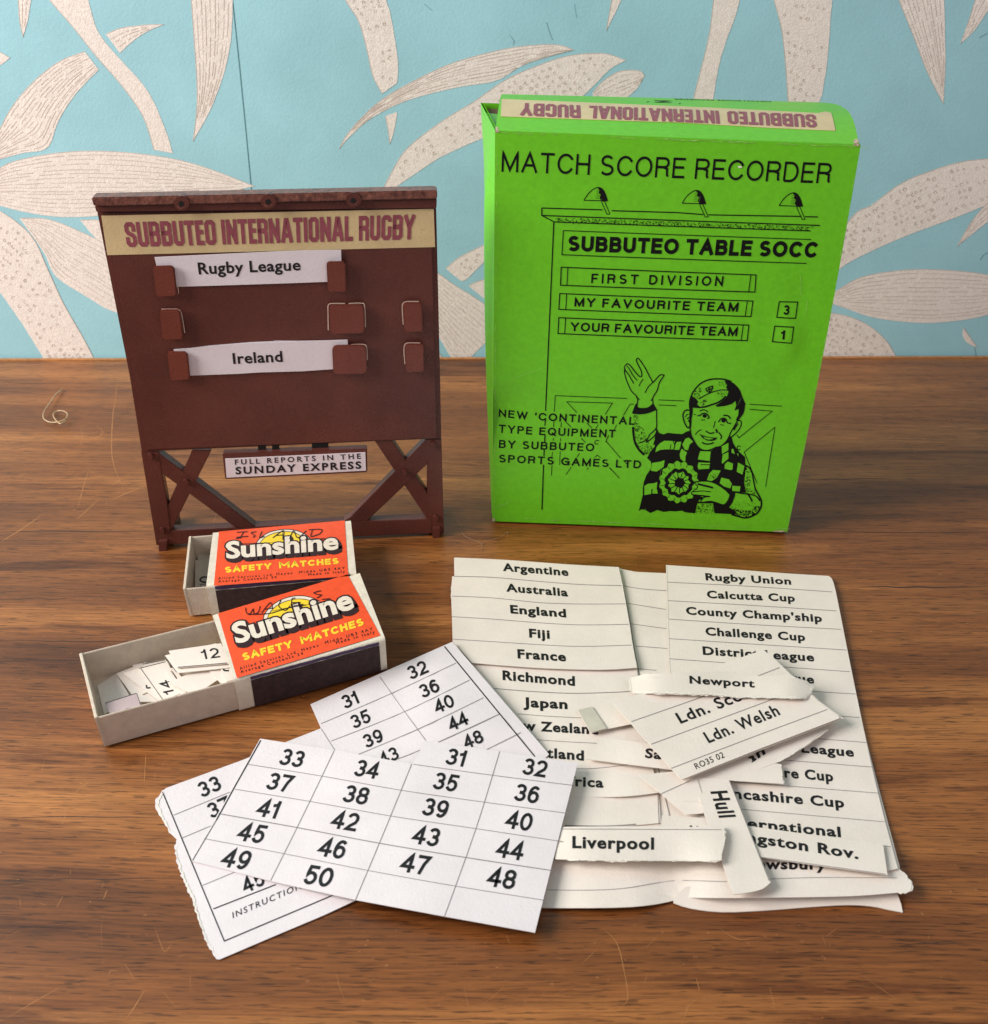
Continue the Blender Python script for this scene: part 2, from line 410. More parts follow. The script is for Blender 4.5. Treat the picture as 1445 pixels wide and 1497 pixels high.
G2 = {
 'S': (.50, [[(1, .74), (1, 1-C*.4), (1-C, 1), (C, 1), (0, 1-C*.4), (0, .68), (.2, .57), (.8, .45), (1, .34), (1, C*.4), (1-C, 0), (C, 0), (0, C*.4), (0, .27)]]),
 'U': (.50, [[(0, 1), (0, C*.4), (C, 0), (1-C, 0), (1, C*.4), (1, 1)]]),
 'B': (.50, [[(0, 0), (0, 1), (1-C, 1), (1, .92), (1, .62), (.75, .52), (0, .52)], [(.7, .52), (1, .43), (1, .08), (1-C, 0), (0, 0)]]),
 'T': (.44, [[(-.05, 1), (1.05, 1)], [(.5, 1), (.5, 0)]]),
 'E': (.38, [[(1, 0), (0, 0), (0, 1), (1, 1)], [(0, .53), (.9, .53)]]),
 'O': (.50, [[(0, .5), (0, 1-C*.4), (C, 1), (1-C, 1), (1, 1-C*.4), (1, C*.4), (1-C, 0), (C, 0), (0, C*.4), (0, .5)]]),
 'I': (.001, [[(.5, 0), (.5, 1)]]),
 'N': (.52, [[(0, 0), (0, 1)], [(0, .98), (1, .02)], [(1, 0), (1, 1)]]),
 'R': (.50, [[(0, 0), (0, 1), (1-C, 1), (1, .92), (1, .60), (.75, .50), (0, .50)], [(.6, .5), (1, .40), (1, 0)]]),
 'A': (.56, [[(0, 0), (.42, 1), (.58, 1), (1, 0)], [(.2, .25), (.8, .25)]]),
 'L': (.40, [[(0, 1), (0, 0), (1, 0)]]),
 'G': (.50, [[(1, .78), (1, 1-C*.4), (1-C, 1), (C, 1), (0, 1-C*.4), (0, C*.4), (C, 0), (1-C, 0), (1, .12), (1, .45), (.68, .45)]]),
 'Y': (.54, [[(0, 1), (.5, .45), (1, 1)], [(.5, .5), (.5, 0)]]),
}
def stext(s, p0, p1, up, up1=None, w=0.14, gap=0.22, font=None, sp=0.42):
    """stroke text; w = stroke width over cap height"""
    font = font or G; p0 = np.array(p0, float); p1 = np.array(p1, float)
    up = np.array(up, float); up1 = up if up1 is None else np.array(up1, float)
    lay = []; x = 0
    for ch in s:
        if ch == ' ': x += sp; continue
        gw = font[ch][0]; lay.append((ch, x+w/2, gw-w if gw > w*1.5 else gw)); x += max(gw, w)+gap
    W = x-gap
    prims = []
    for ch, gx, gw in lay:
        for st in font[ch][1]:
            loc = [(gx+a*gw, w/2+b*(1-w)) for a, b in st]
            for e, q in ((0, 1), (-1, -2)):       # square off straight ends that reach the edge of the letter
                dx, dy = loc[e][0]-loc[q][0], loc[e][1]-loc[q][1]; dl = math.hypot(dx, dy)
                closed_ = abs(loc[0][0]-loc[-1][0]) < 1e-6 and abs(loc[0][1]-loc[-1][1]) < 1e-6
                if dl > .11 and not closed_:
                    loc[e] = (loc[e][0]+dx/dl*w*.49, loc[e][1]+dy/dl*w*.49)
            v, f = ribbon(loc, w, step=0.12)
            mv = []
            for q in v:
                a = q[0]/W; mv.append(tuple(p0+(p1-p0)*a+(up*(1-a)+up1*a)*q[1]))
            prims.append((mv, f))
    return prims
def Z(ox, oy, s):
    return lambda pts: [(ox+x/s, oy+y/s) for x, y in pts]
def stipple(region, n, w, lmin, lmax, rnd, ang=None):
    P = np.array(region, float); lo, hi = P.min(0), P.max(0); out = []
    def inside(x, y):
        c = False; j = len(P)-1
        for i in range(len(P)):
            if (P[i][1] > y) != (P[j][1] > y) and x < (P[j][0]-P[i][0])*(y-P[i][1])/(P[j][1]-P[i][1])+P[i][0]: c = not c
            j = i
        return c
    k = 0
    while k < n:
        x = rnd.uniform(lo[0], hi[0]); y = rnd.uniform(lo[1], hi[1])
        if not inside(x, y): continue
        a = rnd.uniform(0, math.pi) if ang is None else ang+rnd.uniform(-.5, .5); l = rnd.uniform(lmin, lmax)
        out.append(ribbon([(x, y), (x+l*math.cos(a), y+l*math.sin(a))], w)); k += 1
    return out
# ================================================================== the setting
WA = pz(0, 522.5); WB = pz(1445, 519.0)
WALL = Plane(WA, WB)
def setting(name):
    o = bpy.data.objects.new(name, None); return o
# tabletop: a slab that ends a few millimetres before the wall
tl_, tr_ = WALL.w(-0.45, 0, 0.0022), WALL.w(1.05, 0, 0.0022)
front = -0.12
tv = [(tl_[0], tl_[1], 0), (tr_[0], tr_[1], 0), (tr_[0], front, 0), (tl_[0], front, 0)]
tv += [(x, y, -0.022) for x, y, _ in tv]
table = mesh_obj('tabletop', tv, [(0, 1, 2, 3), (7, 6, 5, 4), (0, 4, 5, 1), (1, 5, 6, 2), (2, 6, 7, 3), (3, 7, 4, 0)], M['wood'])
fix_normals(table); table['kind'] = 'structure'
wv = [WALL.w(a, z, d) for d in (0, -0.05) for a, z in ((-0.6, -0.5), (1.2, -0.5), (1.2, 1.1), (-0.6, 1.1))]
wall = mesh_obj('wall', wv, [(0, 1, 2, 3), (7, 6, 5, 4), (0, 4, 5, 1), (1, 5, 6, 2), (2, 6, 7, 3), (3, 7, 4, 0)], M['wall'])
fix_normals(wall); wall['kind'] = 'structure'
SW = WALL.surf()

# wallpaper leaves: each has two sides running the same way, and a filling
z6 = Z(0, 0, 2.824); z7 = Z(450, 0, 2.89); z8 = Z(900, 0, 2.651); z9 = Z(540, 230, 4.99)
LEAF = [
 (z6([(60,-120),(75,0),(80,80),(95,152)]), z6([(160,-120),(128,0),(115,80),(95,152)]), 'lines'),
 (z6([(120,-110),(205,0),(300,110),(400,235),(500,350),(590,480),(635,618)]), z6([(330,-120),(365,0),(400,120),(470,215),(600,360),(670,500),(714,632)]), 'plain'),
 (z6([(437,140),(500,115),(600,102),(677,100)]), z6([(495,218),(545,172),(610,128),(677,100)]), 'lines'),
 (z6([(350,212),(250,250),(150,325),(60,425),(0,530),(-40,620)]), z6([(408,287),(310,390),(240,500),(195,610),(90,632),(-40,668)]), 'lines'),
 (z6([(785,-90),(790,0),(800,150),(812,320),(812,450),(797,583)]), z6([(968,-90),(962,0),(955,150),(925,300),(870,450),(797,583)]), 'lines'),
 (z6([(-90,790),(0,692),(120,650),(300,625),(500,627),(700,652),(860,695),(1050,768)]), z6([(-90,800),(0,848),(130,880),(250,895),(390,892),(600,870),(800,830),(1050,768)]), 'lines'),
 (z6([(330,908),(420,908),(520,925)]), z6([(330,908),(420,1008),(520,1080)]), 'plain'),
 (z6([(80,900),(200,905),(330,955),(430,1005),(560,1090),(680,1220)]), z6([(80,900),(180,1040),(230,1140),(350,1220),(465,1285),(640,1330)]), 'lines'),
 (z6([(-40,850),(60,910),(140,990),(200,1120),(260,1250),(340,1390),(390,1485)]), z6([(-60,1120),(-20,1180),(10,1220),(60,1290),(100,1350),(150,1430),(183,1485)]), 'cells'),
 (z7([(130,-80),(160,0),(215,90),(250,210),(275,320),(315,395)]), z7([(325,-80),(333,0),(350,60),(370,170),(382,270),(378,350)]), 'cells'),
 (z7([(132,628),(180,550),(300,430),(450,340),(600,270),(750,225),(900,195),(1050,188),(1125,210)]), z7([(132,628),(180,575),(260,505),(380,440),(500,400),(650,365),(800,340),(920,270),(1125,210)]), 'lines'),
 (z7([(328,490),(340,550),(347,608)]), z7([(378,472),(366,550),(347,608)]), 'cells'),
 (z7([(312,810),(400,650),(500,560),(600,490),(700,430),(830,340),(950,285),(1100,235),(1250,225),(1345,255)]), z7([(350,805),(430,751),(550,670),(700,600),(850,540),(1000,490),(1120,440),(1210,360),(1280,290),(1345,255)]), 'cells'),
 (z7([(1205,390),(1250,340),(1320,300),(1400,298),(1423,320)]), z7([(1205,430),(1260,440),(1320,430),(1390,375),(1423,320)]), 'lines'),
 (z7([(1300,-70),(1285,0),(1262,130)]), z7([(1360,-80),(1325,0),(1262,130)]), 'cells'),
 (z8([(390,-90),(380,0),(360,150),(310,350),(290,440)]), z8([(500,-90),(475,30),(410,220),(385,350),(370,440)]), 'plain'),
 (z8([(590,-90),(615,0),(645,120),(660,260),(668,375),(672,460)]), z8([(850,-90),(840,0),(825,200),(805,350),(790,400),(780,460)]), 'cells'),
 (z8([(1070,-90),(1100,0),(1160,150),(1210,280),(1272,402)]), z8([(1270,-90),(1275,0),(1278,120),(1280,250),(1272,402)]), 'lines'),
 (z8([(1430,-90),(1395,0),(1370,80),(1338,168)]), z8([(1520,-60),(1445,40),(1390,120),(1338,168)]), 'lines'),
 (z8([(700,1250),(895,870),(1000,790),(1100,715),(1200,670),(1350,625),(1500,612)]), z8([(740,1180),(870,1042),(1000,970),(1150,905),(1300,850),(1400,810),(1500,770)]), 'cells'),
 (z8([(1325,955),(1380,860),(1445,785),(1530,730)]), z8([(1325,955),(1380,910),(1445,860),(1530,820)]), 'lines'),
 (z8([(780,1150),(850,1130),(950,1075),(1100,1048),(1250,1045),(1445,1065),(1620,1120)]), z8([(780,1160),(880,1190),(980,1225),(1100,1245),(1250,1250),(1445,1220),(1620,1140)]), 'lines'),
 (z8([(700,1190),(820,1210),(900,1225),(980,1260),(1050,1320),(1095,1395)]), z8([(640,1290),(700,1340),(740,1370),(760,1380),(780,1390),(800,1400)]), 'cells'),
 (z8([(1350,1270),(1370,1300),(1403,1347)]), z8([(1345,1290),(1360,1325),(1403,1347)]), 'plain'),
 (z9([(560,810),(640,740),(720,695),(780,665),(900,610)]), z9([(560,810),(630,870),(690,900),(770,830),(900,700)]), 'cells'),
 (z9([(725,935),(790,905),(880,880)]), z9([(725,935),(770,975),(880,1060)]), 'plain'),
 (z9([(380,760),(510,850),(620,930),(750,1010),(850,1080),(1000,1200)]), z9([(330,1080),(430,1200),(520,1330),(590,1450),(620,1485),(660,1540)]), 'lines'),
 (z6([(-60,190),(0,215),(40,238)]), z6([(-60,290),(0,268),(40,238)]), 'plain'),
 (z9([(290,1250),(400,1290),(470,1370),(545,1480)]), z9([(280,1400),(380,1420),(430,1450),(520,1490)]), 'plain'),
]
rw = random.Random(3)
leaf_relief = 0.00012
for A, B, kind in LEAF:
    if kind != 'x' and len(A) >= 2:
        n = max(len(A), len(B))
        a = catmull(A, 6); b = catmull(B, 6)
        def samp(P, t):
            x = t*(len(P)-1); i = min(int(x), len(P)-2); f = x-i
            return np.array(P[i])*(1-f)+np.array(P[i+1])*f
        K = 26; NS = 5
        V = []; F = []
        for i in range(K+1):
            p = samp(a, i/K); q = samp(b, i/K)
            jit = rw.uniform(-.35, .35)
            for j in range(NS+1):
                s = j/NS; r = p*(1-s)+q*s
                V.append(SW(r[0]+(jit if j in (0, NS) else 0), r[1], leaf_relief if 0 < j < NS else leaf_relief*0.9))
        for i in range(K):
            for j in range(NS):
                x = i*(NS+1)+j; F.append((x, x+1, x+NS+2, x+NS+1))
        # rim down to the wallpaper so the flock has thickness
        nb = len(V)
        rim = [i*(NS+1) for i in range(K+1)]+[K*(NS+1)+j for j in range(1, NS+1)]+[i*(NS+1)+NS for i in range(K-1, -1, -1)]
        for r_ in rim: V.append(np.array(V[r_])-WALL.N*leaf_relief*0.9)
        for k in range(len(rim)-1): F.append((rim[k], rim[k+1], nb+k+1, nb+k))
        lf = mesh_obj('wallpaper_leaf', V, F, M['leaf'], wall)
        bm = bmesh.new(); bm.from_mesh(lf.data)
        bmesh.ops.reverse_faces(bm, faces=[f for f in bm.faces if abs(f.normal.dot(Vector(WALL.N))) > .5 and f.normal.dot(Vector(WALL.N)) < 0]); bm.to_mesh(lf.data); bm.free()
        pr = [ribbon([tuple(x) for x in a], 0.8)]
        if kind == 'lines':
            wid = max(np.linalg.norm(samp(a, t)-samp(b, t)) for t in (.2, .4, .5, .6, .8))
            nl = int(wid/6.5)
            for j in range(1, nl):
                s = (j+rw.uniform(-.2, .2))/nl; t = rw.uniform(0, .1)
                while t < 0.97:
                    L = rw.uniform(.05, .22); 
                    seg = [samp(a, x)*(1-s)+samp(b, x)*s+np.array([0, rw.uniform(-.35, .35)]) for x in np.linspace(t, min(.985, t+L), 6)]
                    wl = np.linalg.norm(samp(a, t+L/2 if t+L/2 < 1 else 1)-samp(b, min(1, t+L/2)))
                    if wl/nl > 1.9: pr.append(ribbon([tuple(x) for x in seg], rw.uniform(.4, .85)))
                    t += L+rw.uniform(.005, .05)
        if kind == 'cells':
            ln = sum(np.linalg.norm(samp(a, (i+1)/20)-samp(a, i/20)) for i in range(20))
            nt_ = int(ln/11)
            for i in range(nt_):
                t = (i+.5)/nt_; p = samp(a, t); q = samp(b, t); wd = np.linalg.norm(p-q); ns = int(wd/10)
                blank = rw.random() < .12
                for j in range(1, ns):
                    if rw.random() < .35 or blank: continue
                    c = p+(q-p)*(j/ns)+np.array([rw.uniform(-1.2, 1.2), rw.uniform(-1.2, 1.2)])
                    r0 = rw.uniform(1.4, 2.6)
                    x0_ = rw.uniform(0, 2); pr.append(ribbon([(c[0]+r0*rw.uniform(.7, 1.3)*math.cos(x), c[1]+r0*rw.uniform(.7, 1.3)*math.sin(x)) for x in np.linspace(x0_, x0_+rw.uniform(3.5, 6.2), 5)], rw.uniform(.6, 1.3)))
        decal('leaf_print', pr, SW, M['leafink'], lf, e0=leaf_relief+0.00006)
# the pattern goes on beyond the frame
top_z = WALL.st(700, 0)[1]+.035
for dx, dz in ((.625, 0), (-.625, 0), (0, top_z), (.625, top_z), (-.625, top_z)):
    for lf in [o for o in wall.children if o.name.startswith('wallpaper_leaf') and 'copy' not in o]:
        c = lf.copy(); c['copy'] = 1; COL.objects.link(c); c.parent = wall; c.location = Vector(WALL.X*dx)+Vector((0, 0, dz))
        for ch in lf.children:
            g = ch.copy(); COL.objects.link(g); g.parent = c
decal('wallpaper_seam', [ribbon([(333, -60), (340, 0), (350, 95), (358, 175), (367, 270), (380, 400), (394, 522)], 1.3)], SW, M['seam'], wall)
decal('wallpaper_scuff', [ribbon([(799, 32), (803, 45), (808, 58)], .8), ribbon([(1433, 380), (1439, 372), (1452, 366)], .9), ribbon([(1428, 522), (1426, 510), (1424, 503)], .8),
      ribbon([(745, 50), (752, 60), (750, 66)], .9, taper=True), ribbon([(620, 5), (632, 15)], .6), ribbon([(840, 5), (843, 25)], .5), ribbon([(1432, 55), (1440, 50), (1446, 48)], .8)], SW, M['scuff'], wall)

ev = [WALL.w(a, z, d) for d in (0.0022, 0.0045) for a, z in ((-0.45, 0.0), (1.05, 0.0), (1.05, 0.0005), (-0.45, 0.0005))]
edge = mesh_obj('worn_back_edge', ev, [(0, 1, 2, 3), (7, 6, 5, 4), (0, 4, 5, 1), (1, 5, 6, 2), (2, 6, 7, 3), (3, 7, 4, 0)], M['scratch'], table); fix_normals(edge)  # paler strip paints the light caught along the table's back edge
# scratches in the varnish
ST = zsurf(0.0)
rs = random.Random(21)
sc = []
tz = Z(0, 500, 4.99)
for pts, w in [([(865,170),(845,400),(825,520),(815,700),(820,850),(860,980),(910,1095)], 1.1), ([(595,620),(600,700),(590,760)], .8), ([(650,930),(610,1050),(565,1220)], .9),
               ([(0,1460),(150,1370),(320,1250)], .9), ([(820,1150),(930,1100),(1060,1050)], 1.0), ([(800,1060),(880,1000),(960,960)], .8), ([(550,1300),(620,1240),(730,1135)], .8), ([(620,740),(700,700),(750,660),(700,600)], .7)]:
    sc.append(ribbon(catmull(tz(pts), 4), w, taper=True))
tz = Z(0, 1100, 3.77)
for pts, w in [([(805,0),(800,80),(795,180)], 1.0), ([(390,250),(450,190),(515,150)], .8), ([(30,1470),(180,1380),(340,1290)], .8), ([(340,400),(360,340),(340,290)], .9), ([(315,850),(345,795)], 1.1), ([(850,960),(880,1040),(910,1100),(955,1040)], .8),
               ([(690,1480),(750,1390),(805,1300)], 1.0), ([(690,1170),(740,1250)], 1.0), ([(600,1230),(610,1205),(655,1207)], .9), ([(570,810),(590,760)], 1.3), ([(570,390),(640,440)], .6), ([(230,110),(245,40)], .6), ([(900,1320),(965,1400)], .7)]:
    sc.append(ribbon(catmull(tz(pts), 4), w, taper=True))
tz = Z(850, 1250, 2.43)
for pts, w in [([(75,260),(125,310),(150,400),(165,515),(120,545)], 1.1), ([(365,590),(380,540),(420,505)], .9), ([(410,440),(420,480)], 1.4), ([(490,260),(560,300),(640,290)], .7), ([(870,290),(910,260)], .7), ([(670,470),(690,555)], .7), ([(230,330),(270,290)], .7), ([(1000,430),(1130,520)], .5), ([(0,390),(60,330)], .6)]:
    sc.append(ribbon(catmull(tz(pts), 4), w, taper=True))
for k in range(150):
    u = rs.uniform(-20, 1465); v = rs.choice([rs.uniform(530, 830), rs.uniform(800, 1497), rs.uniform(1250, 1497)])
    a = rs.choice([rs.uniform(-.9, .3), rs.uniform(1.1, 2.0), rs.uniform(-.2, .2)]); l = rs.choice([6, 9, 14, 30])*rs.uniform(.6, 1.5)*(v/1100)
    bend = rs.uniform(-.12, .12)
    sc.append(ribbon([(u, v), (u+l*.5*math.cos(a)-bend*l*.3*math.sin(a), v+l*.5*math.sin(a)+bend*l*.3*math.cos(a)), (u+l*math.cos(a), v+l*math.sin(a))], rs.uniform(.3, .6), taper=True))
for k in range(160):
    u = rs.uniform(0, 1445); v = rs.uniform(560, 1490); r = rs.uniform(.5, 1.5)
    sc.append(ribbon([(u-r, v), (u+r, v+rs.uniform(-.7, .7))], r*rs.uniform(.5, 1.0), taper=False))
decal('table_scratches', sc, ST, M['scratch'], table, e0=0.00002, de=0.000001)['kind'] = 'stuff'
dk = []
for pts, w in [([(0,1384),(400,1378),(800,1385),(1120,1378)], 3.2), ([(380,890),(440,885),(490,895)], 1.6), ([(465,1000),(530,970),(575,935)], 1.0), ([(0,290),(150,300),(500,300)], 1.4)]:
    dk.append(ribbon(Z(0, 500, 4.99)(pts), w*.55, taper=True))
for (u, v, l) in [(0,937,240),(20,966,140),(560,1490,200),(1240,858,205),(1195,778,250),(1160,700,150),(0,1195,250),(0,1285,260),(545,868,100),(1300,1380,120),(1340,1378,70),(700,890,0),(1180,1420,90),(0,875,110),(1250,1010,190)]:
    if l: dk.append(ribbon([(u+l*i/8, v+rs.uniform(-1.2, 1.2)) for i in range(9)], rs.uniform(1.0, 2.0), taper=True))
decal('grain_cracks', dk, ST, M['scratch_dark'], table, e0=0.00001, de=0.000001)['kind'] = 'stuff'

def tube(name, pts, r, m, parent=None, label=None, cat=None, group=None, sides=6):
    P = [np.array(p) for p in pts]; V = []; F = []
    for i, p in enumerate(P):
        t = P[min(i+1, len(P)-1)]-P[max(0, i-1)]; t = t/(np.linalg.norm(t)+1e-12)
        h = np.array([0, 0, 1.0]) if abs(t[2]) < .9 else np.array([1.0, 0, 0])
        a = np.cross(t, h); a /= np.linalg.norm(a); b = np.cross(a, t)
        for k in range(sides):
            an = 2*math.pi*k/sides; V.append(p+(a*math.cos(an)+b*math.sin(an))*r)
    for i in range(len(P)-1):
        for k in range(sides):
            x = i*sides; F.append((x+k, x+(k+1) % sides, x+sides+(k+1) % sides, x+sides+k))
    F += [tuple(range(sides-1, -1, -1)), tuple(len(V)-sides+i for i in range(sides))]
    o = mesh_obj(name, V, F, m, parent, smooth=True); fix_normals(o)
    if label: tag(o, label, cat, group)
    return o
tz = Z(0, 500, 4.99)
cu = catmull(tz([(455,345),(400,390),(360,450),(320,510),(320,560),(370,585),(430,580),(480,560),(490,520),(440,500),(390,520),(400,560),(440,595),(485,570)]), 5)
tube('loop_of_thread', [pz(u, v, 0.0009+0.0016*abs(math.sin(i*.13))) for i, (u, v) in enumerate(cu)], 0.00030, M['thread'], label='small loop of clear plastic thread lying on the bare table left of the scoreboard', cat='thread')
tz = Z(500, 740, 5.76)
for pts, lab in [([(940,90),(1000,160),(1015,230),(1060,265),(1120,290),(1180,320),(1170,380)], 'long fine pale hair on the table just right of the scoreboard foot'),
                 ([(1160,330),(1210,300),(1250,285),(1330,265),(1390,220),(1400,245)], 'short pale fluff fibre on the table below the left corner of the green box')]:
    tube('hair', [pz(u, v, 0.0004) for u, v in catmull(tz(pts), 5)], 0.00006, M['fibre'], label=lab, cat='hair', group='hairs on the table', sides=5)

# ================================================================== the scoreboard
BD = Plane(pz(232, 803), pz(645, 783.5))
board = thing('scoreboard', 'maroon plastic toy scoreboard on braced legs with a yellowed sticker along its top', 'scoreboard', BD.w(BD.L/2, 0, -0.002))
z1 = Z(120, 250, 4.817); z2 = Z(380, 250, 4.817); z3 = Z(180, 530, 4.99); z4 = Z(400, 530, 4.99)
PL = M['plastic']; MM = 0.001
prism('back_plate', BD, z1([(105,285)])+z2([(1243,260),(1270,1445)])+z4([(1225,555)])+z3([(136,652)])+z1([(335,1445)]), -1.9*MM, 0, PL, board, 0.0003)
prism('raised_panel', BD, z1([(150,300)])+z2([(1212,268)])+z4([(1195,555)])+z3([(163,640)]), -0.5*MM, 0.7*MM, PL, board, 0.0004)
prism('top_rail', BD, z1([(63,187)])+z2([(1250,135),(1250,197)])+z1([(82,250)]), -3.2*MM, 3.0*MM, M['plastic_top'], board, 0.0004)
prism('rail_lip', BD, z1([(88,246)])+z2([(1247,196),(1245,262)])+z1([(100,288)]), -1.0*MM, 1.6*MM, PL, board, 0.0002)
for (cx_, cy_) in z1([(703, 228), (1315, 214)])+z2([(662, 205)]):
    ring = [(cx_+11.5*math.cos(a), cy_+11.2*math.sin(a)) for a in np.linspace(0, 2*math.pi, 25)[:-1]]
    so = prism('lamp_socket', BD, ring, 0.5*MM, 3.7*MM, PL, board, 0.0002)
    hl = [(cx_-1+4.0*math.cos(a), cy_+.5+4.0*math.sin(a)) for a in np.linspace(0, 2*math.pi, 17)[:-1]]
    decal('socket_hole', [poly(hl)], BD.surf(3.7*MM), M['hole'], so)
    decal('socket_rim', [ribbon([(cx_-1+6.6*math.cos(a), cy_+.5+6.6*math.sin(a)) for a in np.linspace(.2, 2.6, 9)], 1.1)], BD.surf(3.7*MM), M['plastic_top'], so)
# header sticker
hs = z1([(135,315)])+z2([(1225,265),(1235,535)])+z1([(178,592)])
lab = prism('title_sticker', BD, hs, 0.7*MM, 0.9*MM, M['sticker'], board)
SB = BD.surf(0.9*MM)
tp = []
for s, x0, x1 in (('SUBBUTEO', 182, 315), ('INTERNATIONAL', 323, 515.5), ('RUGBY', 524, 606)):
    f = lambda x: (x, 361.2-(x-186)*0.0272)
    tf = lambda x: (x-186.0)/(605-186)
    tp += stext(s, f(x0+4*(1-tf(x0))), f(x1+3*(1-tf(x1))), (-5.6+7*tf(x0), -36.5), (-5.6+7*tf(x1), -36.5), w=0.18, gap=.055, font=G2)
decal('title_print', tp, SB, M['sticker_ink'], lab)
sp = stipple([(470,312),(630,308),(632,352),(480,356)], 40, .5, .5, 1.2, random.Random(4))
decal('sticker_specks', sp, SB, M['plastic'], lab, e0=.00004)
# name cards held behind the clips (things of their own)
def board_card(label, outline, prints, d, bow=0.0):
    c = thing('name_card', label, 'card', BD.px(*outline[0], d), 'name cards clipped to the scoreboard')
    prism('card', BD, outline, d-0.3*MM, d, M['card'], c)
    decal('printed_name', prints, BD.surf(d), M['ink'], c, labeled=None) if prints else None
    return c
oc = z1([(510,607)])+catmull(z2([(0,572),(300,560),(572,555)]), 2)+z2([(580,800),(470,780),(200,790)])+z1([(900,808),(560,818)])
board_card('white strip card reading Rugby League in the top row of clips', oc, gtext('Rugby League', (291.3,400.6), (439,394.6), (-2,-16.4), (-.6,-15.4), bold=.022, space=1.06), 1.5*MM)
oc = z1([(645,1257),(800,1245),(1170,1212),(1445,1205)])+z2([(250,1198),(450,1194),(618,1188),(622,1250),(600,1385),(515,1395),(300,1410),(0,1418)])+z1([(1100,1428),(775,1440),(660,1440)])
board_card('white strip card reading Ireland in the bottom row of clips', oc, gtext('Ireland', (341.7,531.6), (413.2,528.4), (-1.5,-15), bold=.022, space=1.06), 1.5*MM)
board_card('blank white card peeping out behind the top edge of the Ireland card', z1([(650,1262),(900,1230),(1200,1206),(1400,1198)])+z2([(100,1196),(600,1200),(600,1350)])+z1([(670,1400)]), [], 1.05*MM)
# clips: plates standing off the panel on a stem
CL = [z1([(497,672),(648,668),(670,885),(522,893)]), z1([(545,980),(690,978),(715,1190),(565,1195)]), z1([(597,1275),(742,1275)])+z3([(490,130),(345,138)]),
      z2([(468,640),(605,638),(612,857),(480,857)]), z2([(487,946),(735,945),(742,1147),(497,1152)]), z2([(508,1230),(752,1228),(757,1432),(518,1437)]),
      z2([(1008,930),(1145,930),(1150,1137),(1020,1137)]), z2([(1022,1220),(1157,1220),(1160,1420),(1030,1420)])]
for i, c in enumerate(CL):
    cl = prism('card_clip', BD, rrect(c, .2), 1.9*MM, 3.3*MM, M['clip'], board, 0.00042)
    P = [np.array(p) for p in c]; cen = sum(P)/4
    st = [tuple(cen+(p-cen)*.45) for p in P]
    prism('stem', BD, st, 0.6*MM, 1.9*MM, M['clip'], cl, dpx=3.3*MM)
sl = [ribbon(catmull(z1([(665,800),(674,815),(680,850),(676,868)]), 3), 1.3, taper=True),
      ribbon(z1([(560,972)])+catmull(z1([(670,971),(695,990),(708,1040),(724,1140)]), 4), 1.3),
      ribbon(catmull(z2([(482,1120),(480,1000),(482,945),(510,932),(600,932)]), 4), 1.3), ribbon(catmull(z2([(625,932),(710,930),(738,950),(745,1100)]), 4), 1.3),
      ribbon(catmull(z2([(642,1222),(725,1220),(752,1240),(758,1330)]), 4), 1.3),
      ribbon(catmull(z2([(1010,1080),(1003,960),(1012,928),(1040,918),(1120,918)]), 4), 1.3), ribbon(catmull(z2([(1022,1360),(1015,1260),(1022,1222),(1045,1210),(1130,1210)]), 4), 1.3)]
for s_ in sl: decal('slot_edge', [s_], BD.surf(0.7*MM), M['gleam'], board, e0=0.00095)  # pale strips painted for the bright background showing through the slits
# legs and braces
def barp(name, pts, d1, par=board): return prism(name, BD, pts, -4.6*MM, d1, PL, par, 0.00025)
barp('leg_post', z3([(130,645),(262,652),(285,815),(322,1015),(347,1228),(300,1335),(243,1335)]), 0)
barp('leg_post', z4([(1108,560),(1226,560),(1243,1205),(1245,1250),(1150,1250),(1128,1140),(1120,945),(1122,740)]), 0)
barp('brace', z3([(250,652),(985,1212),(830,1212),(215,760),(200,652)]), -0.15*MM)
barp('brace', z3([(505,640),(645,640),(350,1228),(245,1228)]), -0.3*MM)
barp('brace', z4([(1115,560),(1150,560),(1140,725),(680,1160),(510,1160),(560,1130)]), -0.15*MM)
barp('brace', z4([(730,560),(860,560),(1235,1120),(1220,1200),(1160,1200)]), -0.3*MM)
barp('bottom_rail', z3([(232,1230),(345,1230)])+z4([(640,1160),(1150,1143),(1160,1248)])+z3([(243,1333)]), 0.1*MM)
for (u, v) in z3([(198,690),(457,877),(283,1232)])+z4([(1165,605),(957,808),(1183,1140)]):
    prism('rivet', BD, [(u+4.5*math.cos(a), v+4.5*math.sin(a)) for a in np.linspace(0, 2*math.pi, 15)[:-1]], -0.2*MM, 1.3*MM, PL, board, 0.00045)
# feet: hooked bars under each post
for pts in (z3([(258,1308),(325,1300),(322,1345),(320,1425),(262,1432)]), z4([(1162,1210),(1220,1208),(1214,1282),(1160,1282)])):
    prism('foot', BD, pts, -3.0*MM, 1.6*MM, PL, board, 0.0003)
for a in (0.0015, BD.L-0.0055):
    V = [BD.w(a+x, z, d) for z in (0.0, 0.0075) for x, d in ((0, -.022), (.004, -.022), (.004, -.002), (0, -.002))]
    o = mesh_obj('rear_foot', V, [(0,1,2,3),(4,5,6,7),(0,1,5,4),(1,2,6,5),(2,3,7,6),(3,0,4,7)], PL, board); fix_normals(o); bevel(o, .0004)
